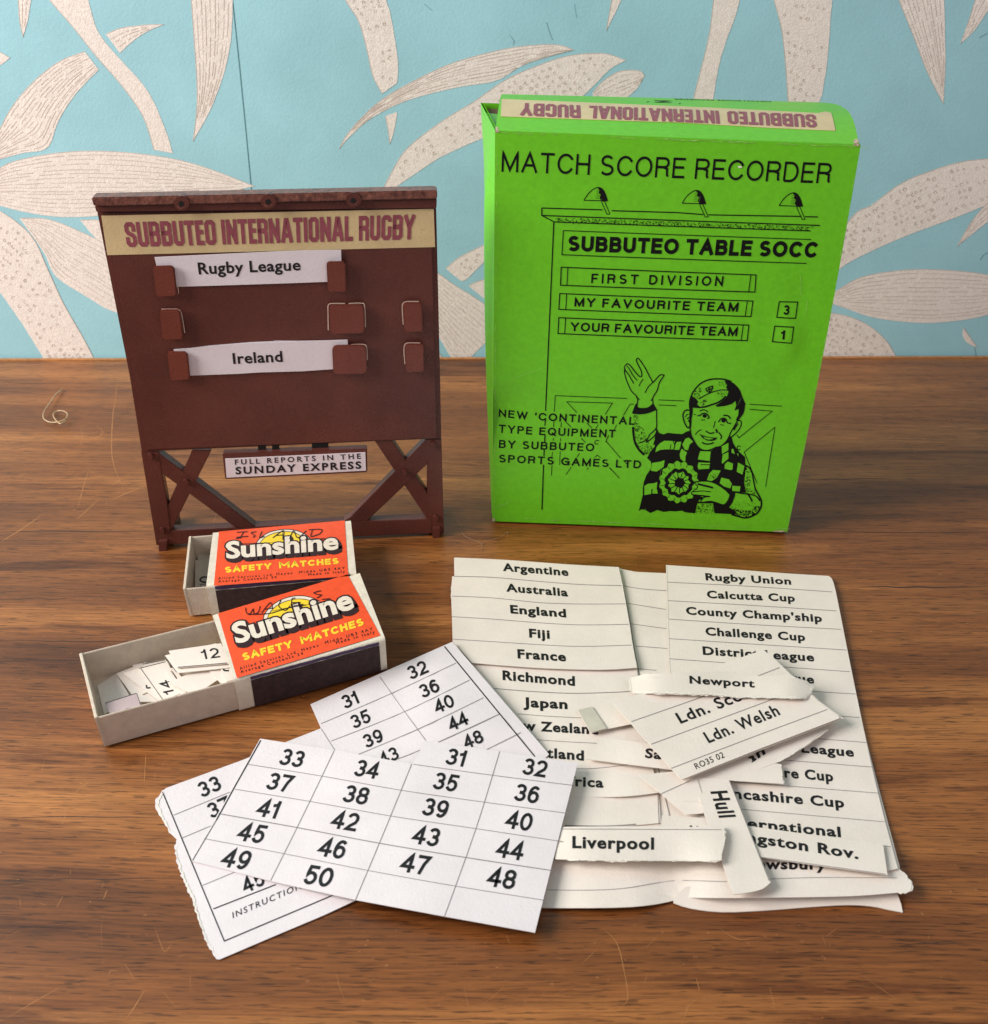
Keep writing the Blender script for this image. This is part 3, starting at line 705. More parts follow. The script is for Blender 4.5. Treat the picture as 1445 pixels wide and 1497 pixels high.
# hanging sign
sg = prism('sign_frame', BD, z3([(725,668)])+z4([(682,632),(685,802)])+z3([(745,853)]), -1.2*MM, 2.6*MM, PL, board, 0.0003)
cd_ = prism('sign_card', BD, z3([(745,702)])+z4([(670,655),(675,788)])+z3([(755,840)]), 2.6*MM, 2.8*MM, M['card'], sg)
decal('sign_print', gtext('FULL REPORTS IN THE', (344,679.4), (527.6,670.5), (-.5,-7.2), bold=.02, space=1.5)+gtext('SUNDAY EXPRESS', (345.3,693.2), (527.9,684.8), (-.5,-10), bold=.034, space=1.3), BD.surf(2.8*MM), M['ink'], cd_)
for p in (z3([(985,590),(1040,590),(1040,690),(985,690)]), z4([(280,560),(400,560),(400,650),(280,650)]), z4([(-10,560),(40,560),(40,655),(-10,655)])):
    prism('sign_hanger', BD, p, -1.9*MM, 0.2*MM, M['hole'], sg)  # near-black blocks painting the darkness of the slots above the sign

# ================================================================== the green box
BX = Plane(pz(720, 765), pz(1151, 783))
box = thing('cardboard_box', 'bright green cardboard carton with a black printed scoreboard drawing, yellowed title sticker on its lid', 'box', BX.w(BX.L/2, 0, -0.025))
GR = M['green']
FQ = [(724, 190.5), (1259, 212), (1151.5, 778), (720, 762)]
def dent(P):
    a = (P-BX.O) @ BX.X; z = P[2]
    d = -0.0016*math.exp(-((a-.000)**2/.00012+(z-.052)**2/.00010))+0.0005*math.exp(-((a-.000)**2/.0001+(z-.066)**2/.00004))
    d += 0.00022*math.exp(-((a-.110)**2/.000012+(z-.097)**2/.00006))-0.0002*math.exp(-((a-.118)**2/.000016+(z-.090)**2/.0001))
    d += 0.0005*math.exp(-((a-.113)**2/.00003+(z-.09)**2/.0004))*math.sin(z*160)
    d += 0.0007*math.sin(math.pi*min(1, max(0, a/.125)))*math.sin(math.pi*min(1, max(0, z/.16)))
    return d
def SF(u, v, e):
    P = BX.px(u, v, e); return P+BX.N*dent(P)
def bil(q, s, t):
    q = [np.array(p, float) for p in q]
    return (q[0]*(1-s)+q[1]*s)*(1-t)+(q[3]*(1-s)+q[2]*s)*t
def grid(name, fn, nx, ny, m, parent, thick=None, nrm=None):
    V = [fn(i/nx, j/ny) for j in range(ny+1) for i in range(nx+1)]
    F = [(j*(nx+1)+i, j*(nx+1)+i+1, (j+1)*(nx+1)+i+1, (j+1)*(nx+1)+i) for j in range(ny) for i in range(nx)]
    if thick:
        b = len(V); V += [np.array(v)-np.array(nrm)*thick for v in V]
        F += [tuple(reversed([i+b for i in f])) for f in F]
        bd = [i for i in range(nx+1)]+[j*(nx+1)+nx for j in range(1, ny+1)]+[ny*(nx+1)+i for i in range(nx-1, -1, -1)]+[j*(nx+1) for j in range(ny-1, 0, -1)]
        F += [(bd[k], bd[(k+1) % len(bd)], bd[(k+1) % len(bd)]+b, bd[k]+b) for k in range(len(bd))]
    o = mesh_obj(name, V, F, m, parent, smooth=not thick)
    if thick: fix_normals(o)
    return o
bowR = lambda t: 3.2*math.sin(math.pi*min(1, t*1.02))
def ffn(s, t):
    p = bil(FQ, s, t); r = SF(p[0]+bowR(t)*max(0, (s-.8)/.2), p[1], 0)
    # the printed face rolls over its long folds
    return r
fp = grid('front_panel', ffn, 72, 96, GR, box, 0.0005, BX.N)
DEP = 0.047
def back(a, z, dx=0): return BX.w(a, z, -DEP)+BX.X*dx
TLf = BX.px(724, 190.5); TRf = BX.px(1259, 212); BLf = BX.px(720, 762); BRf = BX.px(1151.5, 778)
BLb = BLf-BX.N*DEP+BX.X*0.001; BRb = BRf-BX.N*DEP
TLb = pz(703, 150, TLf[2]+.0006); TRb = TRf-BX.N*DEP+BX.X*0.0015
def side(F0, F1, B0, B1, bulge, sgn):
    def f(s, t):
        p = (F1*(1-t)+F0*t)*(1-s)+(B1*(1-t)+B0*t)*s
        k = math.exp(-((s-.20)/.16)**2)
        k2 = min(1, s/.12)
        return p+BX.X*sgn*(bulge*(0.55*k+.45*math.sin(math.pi*s))*k2*ss(t/.16)*(0.35+.65*math.sin(math.pi*min(1, .15+t*.85))))
    return f
sl_ = grid('side_panel', side(BLf, TLf, BLb, TLb, 0.0040, -1), 12, 24, GR, box)
sr_ = grid('side_panel', side(BRf, TRf, BRb, TRb, 0.0012, 1), 12, 24, GR, box)
bp_ = grid('back_panel', lambda s, t: (TLb*(1-s)+TRb*s)*(1-t)+(BLb*(1-s)+BRb*s)*t, 8, 8, GR, box)
mesh_obj('bottom_flap', [P+np.array([0, 0, .0008]) for P in (BLf-BX.N*.001, BRf-BX.N*.001, BRb, BLb)], [(0, 1, 2, 3)], M['brown_card'], box)
V = [P*1.0 for P in (BLf-BX.N*.003+BX.X*.001, BRf-BX.N*.003-BX.X*.001, BRb, BLb)]
V = [np.array([p[0], p[1], 0.0]) for p in V]+[np.array([p[0], p[1], .0016]) for p in V]
o = mesh_obj('bottom_closure', V, [(3,2,1,0),(4,5,6,7),(0,1,5,4),(1,2,6,5),(2,3,7,6),(3,0,4,7)], M['brown_card'], box); fix_normals(o)
# inside liner seen through the gap at the left, and the dust flap
inn = [TLf-BX.N*.0015+BX.X*.0008, TLb+BX.X*.0012+BX.N*.001, BLb+BX.X*.0012, BLf-BX.N*.0015+BX.X*.0008]
mesh_obj('inner_liner', inn, [(0, 1, 2, 3)], GR, box)
zz = np.array([0, 0, .0007]); Bq = TLf*.3+TLb*.7
mesh_obj('dust_flap', [TLf-zz-BX.N*.0006, Bq-zz, Bq-zz+BX.X*.010-np.array([0, 0, .001]), TLf-zz+BX.X*.02-BX.N*.0006], [(0, 1, 2, 3)], GR, box)
mesh_obj('box_inside', [TLb*1.0-zz*3, TLb-zz*3+BX.X*.03, TLf-zz*4+BX.X*.03, TLf-zz*4], [(0, 1, 2, 3)], M['brown_card'], box)
mesh_obj('dust_flap', [TRf-BX.N*.003-np.array([0,0,.0015]), TRb-np.array([0,0,.0015]), TRb-BX.X*.03-np.array([0,0,.003]), TRf-BX.N*.003-BX.X*.03-np.array([0,0,.003])], [(0,1,2,3)], GR, box)
# lid: front fold to back fold, rising a little, with its right corner rounded
def lidpt(u, v):     # depth fraction f behind the front plane; solve the ray against the sloping lid plane
    A = TLf; B = TRf; Cc = BX.px(735, 134, -DEP-.002)
    n = np.cross(B-A, Cc-A); r = ray(u, v); return CAMP+r*(((A-CAMP) @ n)/(r @ n)), n/np.linalg.norm(n)
_, LN = lidpt(900, 160)
if LN[2] < 0: LN = -LN
def SL(u, v, e):
    P = lidpt(u, v)[0]; f = (P-BX.O) @ (-BX.N)
    back_roll = -0.0012*max(0, (f-.034)/.012)**2
    return P+LN*(e+0.0012*math.sin(math.pi*min(1, max(0, f/.047)))+back_roll*0.4)
lo_ = [(724.5, 190.5), (733.5, 134.5), (960, 137.5), (1205, 140.5)]+catmull([(1205,140.5),(1222,145),(1235,156),(1246,178),(1254,204),(1256.5, 211)], 4)
def sheet(name, outline, S, th, m, parent, step=26, up=np.array([0, 0, 1.0]), smooth=True, core=None):
    """a sheet of card: outline in photo pixels laid on surface S, cut into a fine net so that it can bend, with real thickness"""
    bm = bmesh.new()
    v2, f2 = poly(outline)
    vs = [bm.verts.new((p[0], p[1], 0)) for p in v2]
    for f in f2:
        try: bm.faces.new([vs[i] for i in f])
        except ValueError: pass
    P = np.array(outline); lo, hi = P.min(0), P.max(0)
    for ax in (0, 1):
        x = lo[ax]+step*.5
        while x < hi[ax]:
            co = [0, 0, 0]; co[ax] = x; no = [0, 0, 0]; no[ax] = 1
            bmesh.ops.bisect_plane(bm, geom=bm.verts[:]+bm.edges[:]+bm.faces[:], plane_co=co, plane_no=no, dist=1e-4)
            x += step
    bmesh.ops.remove_doubles(bm, verts=bm.verts[:], dist=1e-3)
    bm.verts.index_update(); V0 = [(v.co.x, v.co.y) for v in bm.verts]
    F0 = [tuple(v.index for v in f.verts) for f in bm.faces]
    B0 = [tuple(v.index for v in e.verts) for e in bm.edges if len(e.link_faces) == 1]
    bm.free(); n = len(V0)
    T = [S(u, v, 0) for u, v in V0]; V = T+[p-up*th for p in T]
    FT = []
    for f in F0:
        a, b, c = (T[f[0]], T[f[1]], T[f[2]])
        FT.append(f if np.cross(b-a, c-a) @ up > 0 else tuple(reversed(f)))
    F = FT+[tuple(i+n for i in reversed(f)) for f in FT]+[(a, b, b+n, a+n) for a, b in B0]
    o = mesh_obj(name, V, F, m, parent); bm = bmesh.new(); bm.from_mesh(o.data)
    bmesh.ops.recalc_face_normals(bm, faces=bm.faces[:])
    for f in bm.faces: f.smooth = smooth and abs(f.normal.dot(Vector(up))) > .5
    for e in bm.edges:
        if len(e.link_faces) == 2 and e.calc_face_angle(0) > .6: e.smooth = False
    bm.to_mesh(o.data); bm.free()
    return o
lid = sheet('lid', lo_, SL, 0.0005, GR, box, step=8, up=LN)
z5 = Z(690, 120, 4.817); z6b = Z(980, 120, 4.817)
st_ol = z5([(210,137)])+z6b([(300,200),(1040,240),(1090,225),(1130,238),(1160,362),(700,342)])+z5([(1445,305),(1200,298),(204,262)])
sk = sheet('title_sticker', st_ol, lambda u, v, e: SL(u, v, e+.0002), 0.00015, M['sticker'], lid, step=8, up=LN)
tp = []
SLs = lambda u, v, e: SL(u, v, e+.0002)
for s, x0, x1 in (('SUBBUTEO', 1191.5, 1062), ('INTERNATIONAL', 1050, 861.5), ('RUGBY', 848, 762)):
    yb = lambda x: 154.7+(x-766)*0.0401
    th_ = lambda x: 20.0
    tp += stext(s, (x0, yb(x0)+1.2), (x1, yb(x1)+1.2), (2.4 if x0 > 1000 else 1.0, 18.6), (2.0 if x1 > 1000 else -1.5, 18.0), w=0.18, gap=.055, font=G2)
decal('title_print', tp, SLs, M['sticker_ink'], sk)
decal('lid_print', stext('Z', (982,144.8), (957,143.8), (.3,6.5), w=.16)+[ribbon([(995,151.5),(993,153.5)], 1.6), ribbon([(946,150),(949,148.5)], 1.4)]
      + gtext('MATCH SCORE RECORDER', (1128,140.6), (986,138.8), (.2,3.2), bold=.01)[:1], SL, M['box_ink'], lid)
# ---- printing on the front
z7b = Z(690, 380, 4.817); z8b = Z(880, 500, 4.817); z8c = Z(900, 0, 2.651); zc = Z(690, 640, 6.88)
K = M['box_ink']
P_ = lambda *a, **k: stext(*a, **k)
decal('title_lettering', P_('MATCH SCORE RECORDER', (733.2,250.8), (1213.6,268.3), (1.2,-30), (4.2,-30), w=.125, gap=.19, sp=.42), SF, K, fp)
bl = 1.6
rx = random.Random(9)
ln = [ribbon(z5([(493,885),(920,897)])+[], bl), ribbon(z5([(985,903),(1445,916)])+z6b([(232,930)]), bl), ribbon(z6b([(268,932),(925,944)]), bl), ribbon(z6b([(950,946),(1040,948)]), bl),
      ribbon(z5([(493,885),(493,937),(575,980)]), bl), ribbon(z5([(493,937)])+z6b([(1055,1008)]), 1.6), ribbon(z5([(575,982)])+z6b([(990,1046)]), 1.5),
      ribbon(z5([(645,1043)])+z6b([(992,1107)]), 1.2), ribbon(z5([(645,1043),(635,1213)])+z6b([(960,1275)]), 1.3)]
def frame(q, w=1.5): return ribbon(q, w, closed=True, step=5)
ln += [frame([(820.8,390),(1105.6,401.3),(1103.7,426.3),(819.7,416.3)]), ribbon([(830.5,390.5),(829,416.6)], 1.2), ribbon([(1098,401),(1094.6,426)], 1.2),
       frame([(818.7,428.4),(1101,439.4),(1098,462),(817.3,451.6)]), ribbon([(828.8,428.8),(827.4,452)], 1.2), ribbon([(1092.6,439),(1089.6,461.7)], 1.2),
       frame([(817.3,463.7),(1095,474.5),(1092.4,497.2),(816,486.9)]), ribbon([(827.2,464),(825.8,487.2)], 1.2), ribbon([(1086.8,474.2),(1083.6,497)], 1.2),
       frame(z8c([(635,1168),(707,1170),(698,1232),(625,1228)]), 1.5), frame(z8c([(617,1262),(690,1265),(682,1327),(608,1322)]), 1.5)]
ln += stipple(z5([(585,950)])+z6b([(1020,1012),(990,1040)])+z5([(600,984)]), 520, .75, .8, 2.6, rx)
# goal and net behind the boy
ln += [ribbon(z5([(578,985)])+z7b([(520,1060)]), 1.7), ribbon(z7b([(518,1120),(515,1165)]), 1.6), ribbon(z7b([(516,1230),(512,1290)]), 1.6), ribbon(zc([(733,0),(735,25)]), 1.6), ribbon(zc([(728,118),(726,180)]), 1.6), ribbon(zc([(722,268),(706,722)]), 1.7),
       ribbon(z7b([(1095,970),(588,952),(580,1065)]), 1.0), ribbon(z7b([(740,1072),(668,995),(990,1003),(940,1082)]), 1.0), ribbon(z7b([(578,1135),(576,1175)]), 1.0), ribbon(z7b([(630,1140),(628,1175)]), 1.0),
       ribbon(z7b([(665,1140),(700,1176)]), 1.0), ribbon(z7b([(810,1145),(845,1180)]), 1.0), ribbon(z7b([(890,1155),(872,1185)]), 1.0), ribbon(z7b([(1020,1157),(1003,1190)]), 1.0), ribbon(z7b([(1115,1010),(1140,1010)]), 1.0), ribbon(z7b([(1115,1010),(1068,1088)]), 1.0),
       ribbon(z7b([(770,1252),(800,1282)]), 1.0), ribbon(z7b([(945,1272),(1048,1392)]), 1.0), ribbon(z7b([(945,1272),(965,1230)]), 1.0), ribbon(z7b([(1068,1408),(1100,1440)]), 1.0),
       ribbon(zc([(820,0),(818,28)]), .9), ribbon(zc([(812,140),(805,190)]), .9), ribbon(zc([(806,272),(800,376)]), .9), ribbon(zc([(893,0),(891,32)]), .9), ribbon(zc([(889,132),(884,270)]), .9),
       ribbon(zc([(1000,290),(948,368)]), .9), ribbon(zc([(1085,150),(1060,190)]), .9), ribbon(zc([(1175,295),(1158,318)]), .9), ribbon(zc([(1237,195),(1262,168),(1295,198)]), .9), ribbon(zc([(1385,300),(1460,375)]), .9),
       ribbon(zc([(1345,40),(1358,12)]), .9), ribbon(catmull(zc([(1280,25),(1255,20),(1235,40),(1250,60),(1272,52)]), 3), 1.1)]
ln += [ribbon(z8b(p), 1.0) for p in ([(400,402),(582,410)], [(400,438),(525,443)], [(1040,435),(1268,450)], [(1040,470),(1200,485),(965,672),(950,650)], [(1095,995),(1003,773),(1220,598),(1155,1018)], [(55,880),(125,958)])]
ln += [ribbon(catmull(z8b([(978,735),(962,728),(952,742),(962,757),(978,752)]), 3), 1.1)]
decal('line_drawing', ln, SF, K, fp, labeled=None)
# floodlights
for k in range(3):
    LM = []
    o_ = (143.6*k if k < 2 else 285.4, 4.2*k if k < 2 else 7.9)
    T = lambda pts: [(x+o_[0], y+o_[1]) for x, y in z5(pts)]
    LM += [ribbon(catmull(T([(790,830),(812,795),(840,765),(870,745),(895,740),(918,750),(940,785),(955,835)]), 3)+T([(900,833),(790,830)]), 1.2),
           poly(T([(885,742),(905,742),(922,752),(942,788),(956,836),(916,840),(900,815),(908,790),(893,775),(900,760)])),
           ribbon(T([(912,840),(952,928),(972,926),(934,836)]), 1.0)]
    for j in range(6): LM.append(ribbon(T([(880-j*2, 760+j*11), (905, 757+j*12)]), .7, taper=True))
    decal('floodlight_drawing', LM, SF, K, fp)

decal('sign_lettering', P_('SUBBUTEO TABLE SOCC', (830,366.6), (1194.5,376.6), (1.2,-22.6), (3.6,-23.2), w=.24, gap=.13, sp=.36), SF, K, fp)
decal('row_lettering', P_('FIRST DIVISION', (864.4,413.2), (1056.5,417.6), (.9,-14), (2,-14.4), w=.18, gap=.40, sp=.72), SF, K, fp)
decal('row_lettering', P_('MY FAVOURITE TEAM', (839.9,447.2), (1078.5,455), (.8,-12.9), (2,-13.4), w=.195, gap=.26, sp=.46), SF, K, fp)
decal('row_lettering', P_('YOUR FAVOURITE TEAM', (834.3,483.2), (1077.5,490.8), (.8,-12.9), (2,-13.4), w=.195, gap=.19, sp=.40), SF, K, fp)
decal('score_digit', P_('3', (1144.8,459.4), (1154,459.8), (1.4,-14), w=.2), SF, K, fp)
decal('score_digit', P_('1', (1141,495.2), (1147,495.4), (1.4,-13.6), w=.2), SF, K, fp)
for s, a, b in (("NEW 'CONTINENTAL", (729,611.8), (928,620.3)), ('TYPE EQUIPMENT', (729,633.8), (899.7,639)), ('BY SUBBUTEO', (729.4,655), (868.5,659.2)), ('SPORTS GAMES LTD', (729.4,675.8), (937,684.2))):
    decal('small_lettering', P_(s, a, b, (.5,-11.3), (1,-11.6), w=.185, gap=.26, sp=.56), SF, K, fp)
# ---- the waving boy
za = Z(900, 510, 9.98); zf = Z(990, 540, 12.04); zb = Z(920, 620, 10.69); zr = Z(1010, 620, 10.69)
cr = lambda p, n=4: catmull(p, n)
_rb = ribbon
ribbon = lambda pts, w, **k: _rb(pts, w*1.22, **k)
B0 = []
B0 += [ribbon(cr(za(p)), w) for p, w in (([(315,835),(318,700),(230,600),(155,430),(130,310),(145,305),(205,385),(265,495)], 1.25), ([(145,305),(130,250),(150,225),(180,205),(230,250),(300,340),(360,395),(385,370),(370,300),(320,200),(305,150),(325,125),(350,145),(430,260),(480,360),(530,450),(550,475),(600,420),(650,370),(705,370),(700,390),(640,480),(610,590),(545,700),(550,790)], 1.35),
    ([(165,235),(200,280),(250,370),(315,450)], 1.1), ([(550,475),(480,540),(430,630)], 1.1), ([(405,430),(370,475),(342,535)], 1.0), ([(300,690),(350,730)], 1.2), ([(515,745),(545,715)], 1.2),
    ([(600,870),(600,1000),(602,1100),(585,1160),(500,1240)], 1.3), ([(590,1150),(630,1230),(680,1250)], 2.0), ([(255,1130),(265,1250),(290,1370),(350,1470),(420,1540)], 2.6), ([(500,1240),(450,1350),(560,1270),(600,1200)], 1.4), ([(560,1390),(590,1300),(640,1250)], 1.6), ([(340,1360),(400,1350),(450,1310)], 1.2))]
B0 += [poly(cr(za([(290,800),(312,785),(330,840),(400,852),(480,838),(545,785),(562,800),(590,850),(600,878),(540,905),(450,935),(350,945),(250,935),(250,900)]), 3))]
B0 += stipple(za([(260,960),(330,960),(330,1050),(420,1180),(440,1290),(540,1380),(600,1480),(560,1560),(420,1540),(300,1380),(262,1200)]), 190, .6, .7, 2.2, rx)
# head
B0 += [ribbon(cr(zf(p)), w) for p, w in (([(225,680),(222,560),(260,430),(330,320),(430,225),(560,170),(700,155),(840,165),(960,205)], 1.7), ([(380,510),(500,440),(600,395),(700,365),(800,350),(900,352)], 1.2), ([(270,648),(400,655),(500,645),(600,612),(700,580),(800,520),(860,460)], 2.0),
    ([(242,690),(235,760),(235,850),(235,950),(222,1020)], 2.6), ([(265,660),(262,760),(240,900),(230,1000),(245,1130),(290,1230),(350,1330),(420,1395),(520,1420),(620,1395),(680,1365),(760,1350),(850,1280),(910,1190),(945,1100),(1000,1010),(1060,900)], 1.5),
    ([(1060,900),(1100,890),(1130,920),(1120,1000),(1060,1090),(970,1172),(930,1180)], 1.4), ([(222,705),(160,705),(115,750),(105,810),(130,920),(180,1010),(225,1015)], 1.6), ([(200,775),(165,790),(145,830)], 1.0), ([(215,830),(175,862)], 1.2),
    ([(400,725),(450,700),(510,712),(542,745)], 1.2), ([(360,802),(400,800),(440,770),(500,762),(545,800),(562,838),(530,855)], 1.4), ([(415,880),(490,878)], .9), ([(295,775),(332,787)], .9),
    ([(815,802),(870,800),(912,820),(938,862)], 1.7), ([(725,920),(770,862),(820,850),(860,870),(890,932),(950,940)], 1.4), ([(760,960),(822,976)], .9), ([(672,895),(655,970),(636,1020)], 1.0), ([(505,1070),(550,1105),(600,1115),(655,1100)], 1.5), ([(682,1045),(702,1080),(695,1108)], 2.2),
    ([(320,1140),(370,1080),(428,1050)], 1.0), ([(730,1100),(778,1160),(768,1222)], 1.5), ([(440,1275),(500,1302),(580,1302),(648,1280)], 1.6))]
B0 += [poly(zf([(830,185),(900,185),(1000,235),(1065,300),(1115,370),(1140,450),(1180,545),(1202,590),(1188,700),(1170,770),(1110,850),(1062,905),(1035,880),(1080,790),(1085,685),(1010,718),(1042,620),(1028,545),(960,600),(850,632),(700,648),(678,625),(780,560),(850,500),(885,450),(905,380),(860,300),(880,270)])),
       poly(zf([(262,455),(340,510),(372,560),(350,600),(402,652),(270,662),(258,705),(222,690),(222,560)])), poly(zf([(980,1040),(1010,1070),(1042,1010),(1082,962),(1062,920),(1020,980)])), poly(zf([(190,882),(232,860),(232,945),(215,935)])),
       poly([(x, y) for x, y in zf([(485+38*math.cos(a), 808+34*math.sin(a)) for a in np.linspace(0, 6.1, 10)])]), poly(zf([(818+40*math.cos(a), 893+36*math.sin(a)) for a in np.linspace(0, 6.1, 10)])),
       poly(zf([(390,1125),(450,1150),(560,1182),(650,1192),(712,1190),(680,1232),(610,1252),(520,1240),(450,1200)]), [zf([(455,1172),(490,1210),(560,1228),(640,1215),(630,1205),(520,1185)])]),
       poly(zf([(492,325),(560,290),(638,268),(635,325),(610,372),(570,405),(520,382)]), [zf([(515,330),(522,350),(550,340),(548,315)]), zf([(572,308),(575,328),(612,318),(612,295)]), zf([(530,365),(560,380),(565,355)]), zf([(580,345),(582,378),(605,350)])])]
B0 += stipple(zf([(290,440),(330,340),(420,290),(430,360),(390,440),(440,470),(420,500),(340,500)]), 45, .6, .6, 1.6, rx)+stipple(zf([(740,210),(840,190),(900,260),(920,340),(830,300),(740,280)]), 22, .6, .6, 1.6, rx)
B0 += stipple(zf([(400,560),(520,500),(500,590),(420,620)]), 22, .8, .6, 1.8, rx)+stipple(zf([(690,400),(880,350),(880,430),(800,480),(740,450)]), 26, .6, .6, 1.4, rx)
# body silhouette
L = lambda p: zb(p)
R = lambda p: zr(p)
sil = L([(430,60),(470,130),(540,150),(600,125),(740,140),(830,145),(900,105),(950,95),(975,180),(1010,260),(1070,350),(1130,390),(1200,408),(1290,405)])+R([(380,355),(470,330),(560,260),(600,180),(640,190),(660,280),(710,370),(760,430),(850,510),(855,630),(880,700),(850,800),(835,900),(850,1000),(860,1070),(700,1062),(690,1130),(650,1230),(600,1300),(700,1350),(700,1412),(560,1400),(440,1395),(370,1390),(358,1290),(350,1235),(105,1235),(70,1390)]) + \
      L([(1000,1390),(870,1375),(830,1350),(720,1362),(640,1355),(540,1370),(440,1340),(330,1388),(250,1335),(190,1330),(150,1358),(190,1200),(215,1100),(215,1000),(230,900),(270,790),(340,690),(350,620),(340,580),(280,520),(330,430),(400,340),(400,200),(420,100)])
B0.append(poly(sil))
B0 += [ribbon(cr(R(p)), w) for p, w in (([(855,640),(930,690),(965,790),(985,900),(1010,1010),(1070,1120),(1105,1200),(1098,1300),(1040,1390),(950,1440),(850,1465),(740,1440),(640,1410)], 2.0), ([(700,1060),(800,1080),(950,1100),(1030,1130),(1085,1200)], 1.6), ([(900,1100),(935,1150),(962,1210)], 2.0))]
B0 += stipple(R([(600,1310),(750,1330),(900,1350),(1010,1290),(1085,1250),(1085,1320),(1030,1390),(850,1450),(640,1400)]), 150, .9, .7, 2.2, rx)+stipple(R([(840,720),(830,1050),(930,1100),(1000,1080),(950,1000),(900,800)]), 60, .8, .8, 2.4, rx, ang=.4)
B0 += stipple(R([(620,1270),(900,1180),(1080,1280),(900,1350),(650,1320)]), 40, .6, .4, .9, rx)
decal('boy_drawing', B0, SF, K, fp, e0=.00010, de=.000002)
holes = [L([(410,430),(430,350),(480,290),(550,250),(640,252),(715,258),(710,310),(690,385),(560,385),(480,395)]), L([(745,270),(815,265),(800,340),(780,395),(700,390),(720,320)]), L([(880,220),(930,200),(1000,265),(945,310),(920,400),(870,390),(830,310)]),
  L([(820,375),(870,410),(905,435),(880,500),(880,565),(855,580),(800,530),(790,460)]), L([(1110,415),(1275,420),(1260,570),(1075,545),(1090,480)]), L([(1085,590),(1265,600),(1250,690),(1085,700),(1070,650)]), R([(485,340),(590,285),(590,400),(490,460)]), R([(500,470),(590,430),(590,530),(500,610),(485,600)]),
  L([(360,600),(480,580),(555,555),(540,660),(430,735),(340,720)]), L([(240,960),(300,925),(380,920),(440,900),(430,1000),(450,1080),(370,1080),(240,1105)]), R([(535,620),(580,580),(660,610),(655,700),(620,712),(530,690)]), R([(740,595),(840,650),(810,785),(720,740)]),
  R([(480,830),(600,860),(645,930),(620,1000),(520,970),(455,920)]), R([(650,960),(780,970),(765,1050),(650,1040)]), R([(640,385),(665,380),(690,460),(640,440)]), R([(725,450),(745,460),(745,500)]), R([(350,710),(470,720),(410,830),(330,885),(255,870),(290,770)]), R([(860,720),(900,700),(950,760),(975,900),(1000,1020),(930,1040),(860,960),(845,860)])]
for i in range(1): pass
ros = [(780+300*(1+.05*math.cos(a*15))*math.cos(a), 900+320*(1+.05*math.cos(a*15))*math.sin(a)) for a in np.linspace(0, 2*math.pi, 91)[:-1]]
hand = cr(R([(70,900),(180,887),(290,890),(380,920),(470,970),(560,1040),(605,1090),(580,1180),(520,1250),(430,1225),(350,1200),(280,1195),(150,1215),(130,1190),(200,1140),(20,1090),(10,1060),(110,990)]), 2)
hp = [poly(h) for h in holes]+[poly(L(ros)), poly(hand)]
def SFo(o_): return lambda u, v, e: SF(u, v, e+o_)
decal('boy_light_patches', hp, SFo(.00004), GR, fp, e0=.00010, de=.000002)
hb = []
rg = [(780+(195+16*math.cos(a*11))*math.cos(a), 910+(195+16*math.sin(a*9))*math.sin(a)) for a in np.linspace(0, 2*math.pi, 61)[:-1]]
hb.append(ribbon(L(rg), 4.2, closed=True)); hb.append(poly(L([(790+82*(1+.12*math.cos(a*7))*math.cos(a), 910+82*(1+.12*math.sin(a*6))*math.sin(a)) for a in np.linspace(0, 2*math.pi, 31)[:-1]])))
for k in range(13):
    a = k*.483+.1; hb.append(ribbon(L([(790+80*math.cos(a), 910+80*math.sin(a)), (790+165*math.cos(a+.06), 910+165*math.sin(a+.06))]), .9))
for k in range(17):
    a = k*.37; hb.append(ribbon(L([(785+245*math.cos(a), 905+255*math.sin(a)), (780+305*math.cos(a), 900+325*math.sin(a))]), 1.1, taper=True))
hb += [ribbon(cr(R(p)), w) for p, w in (([(110,930),(240,962),(350,990)], 2.4), ([(40,1055),(180,1040),(318,1055)], 1.1), ([(30,1100),(150,1112),(305,1130)], 1.6), ([(150,1212),(210,1140),(300,1130)], 1.4), ([(70,895),(60,910),(110,985),(20,1055),(25,1095)], 1.1), ([(60,900),(180,885),(290,890),(380,920),(470,970),(560,1040),(605,1090)], 1.4))]
hb += [ribbon(L([(655,310),(640,380)]), 1.0), ribbon(L([(360,1010),(355,1085)]), 1.4), ribbon(R([(695,590),(700,720)]), 1.3), ribbon(L([(1120,625),(1260,628)]), 1.0), ribbon(L([(690,250),(715,330),(700,385)]), .9)]
hb += stipple(R([(290,790),(450,740),(400,830),(280,860)]), 24, .8, .5, 1.5, rx)+stipple(R([(860,740),(900,720),(930,860),(920,1020),(850,960)]), 40, .8, .7, 2.0, rx, ang=.3)
hb += stipple(R([(120,1240),(350,1240),(355,1390),(80,1390)]), 75, .7, .5, 1.7, rx)
decal('boy_details', hb, SFo(.00008), K, fp, e0=.00010, de=.000002)
ribbon = _rb
# worn folds and bruised corners
wf = []
x = 728
while x < 1250:
    l = rx.uniform(4, 26); y = lambda q: 190.5+(q-724)*.0402+2.0
    if rx.random() < .8: wf.append(ribbon([(x, y(x)+rx.uniform(-.8, 1.8)), (x+l, y(x+l)+rx.uniform(-.8, 1.8))], rx.uniform(.6, 1.7), taper=True))
    x += l*rx.uniform(.5, .9)
for k in range(70):
    t = rx.random(); p = bil(FQ, 0.004, t); wf.append(ribbon([(p[0]+rx.uniform(.3, 1.6), p[1]), (p[0]+rx.uniform(.3, 1.6), p[1]+rx.uniform(3, 12))], rx.uniform(.3, .7), taper=True))
    p = bil(FQ, 1, t); p = (p[0]+bowR(t), p[1]); wf.append(ribbon([(p[0]-rx.uniform(.6, 2.4), p[1]), (p[0]-rx.uniform(.8, 2.6)-1.2, p[1]+rx.uniform(4, 9))], rx.uniform(.3, .8), taper=True))
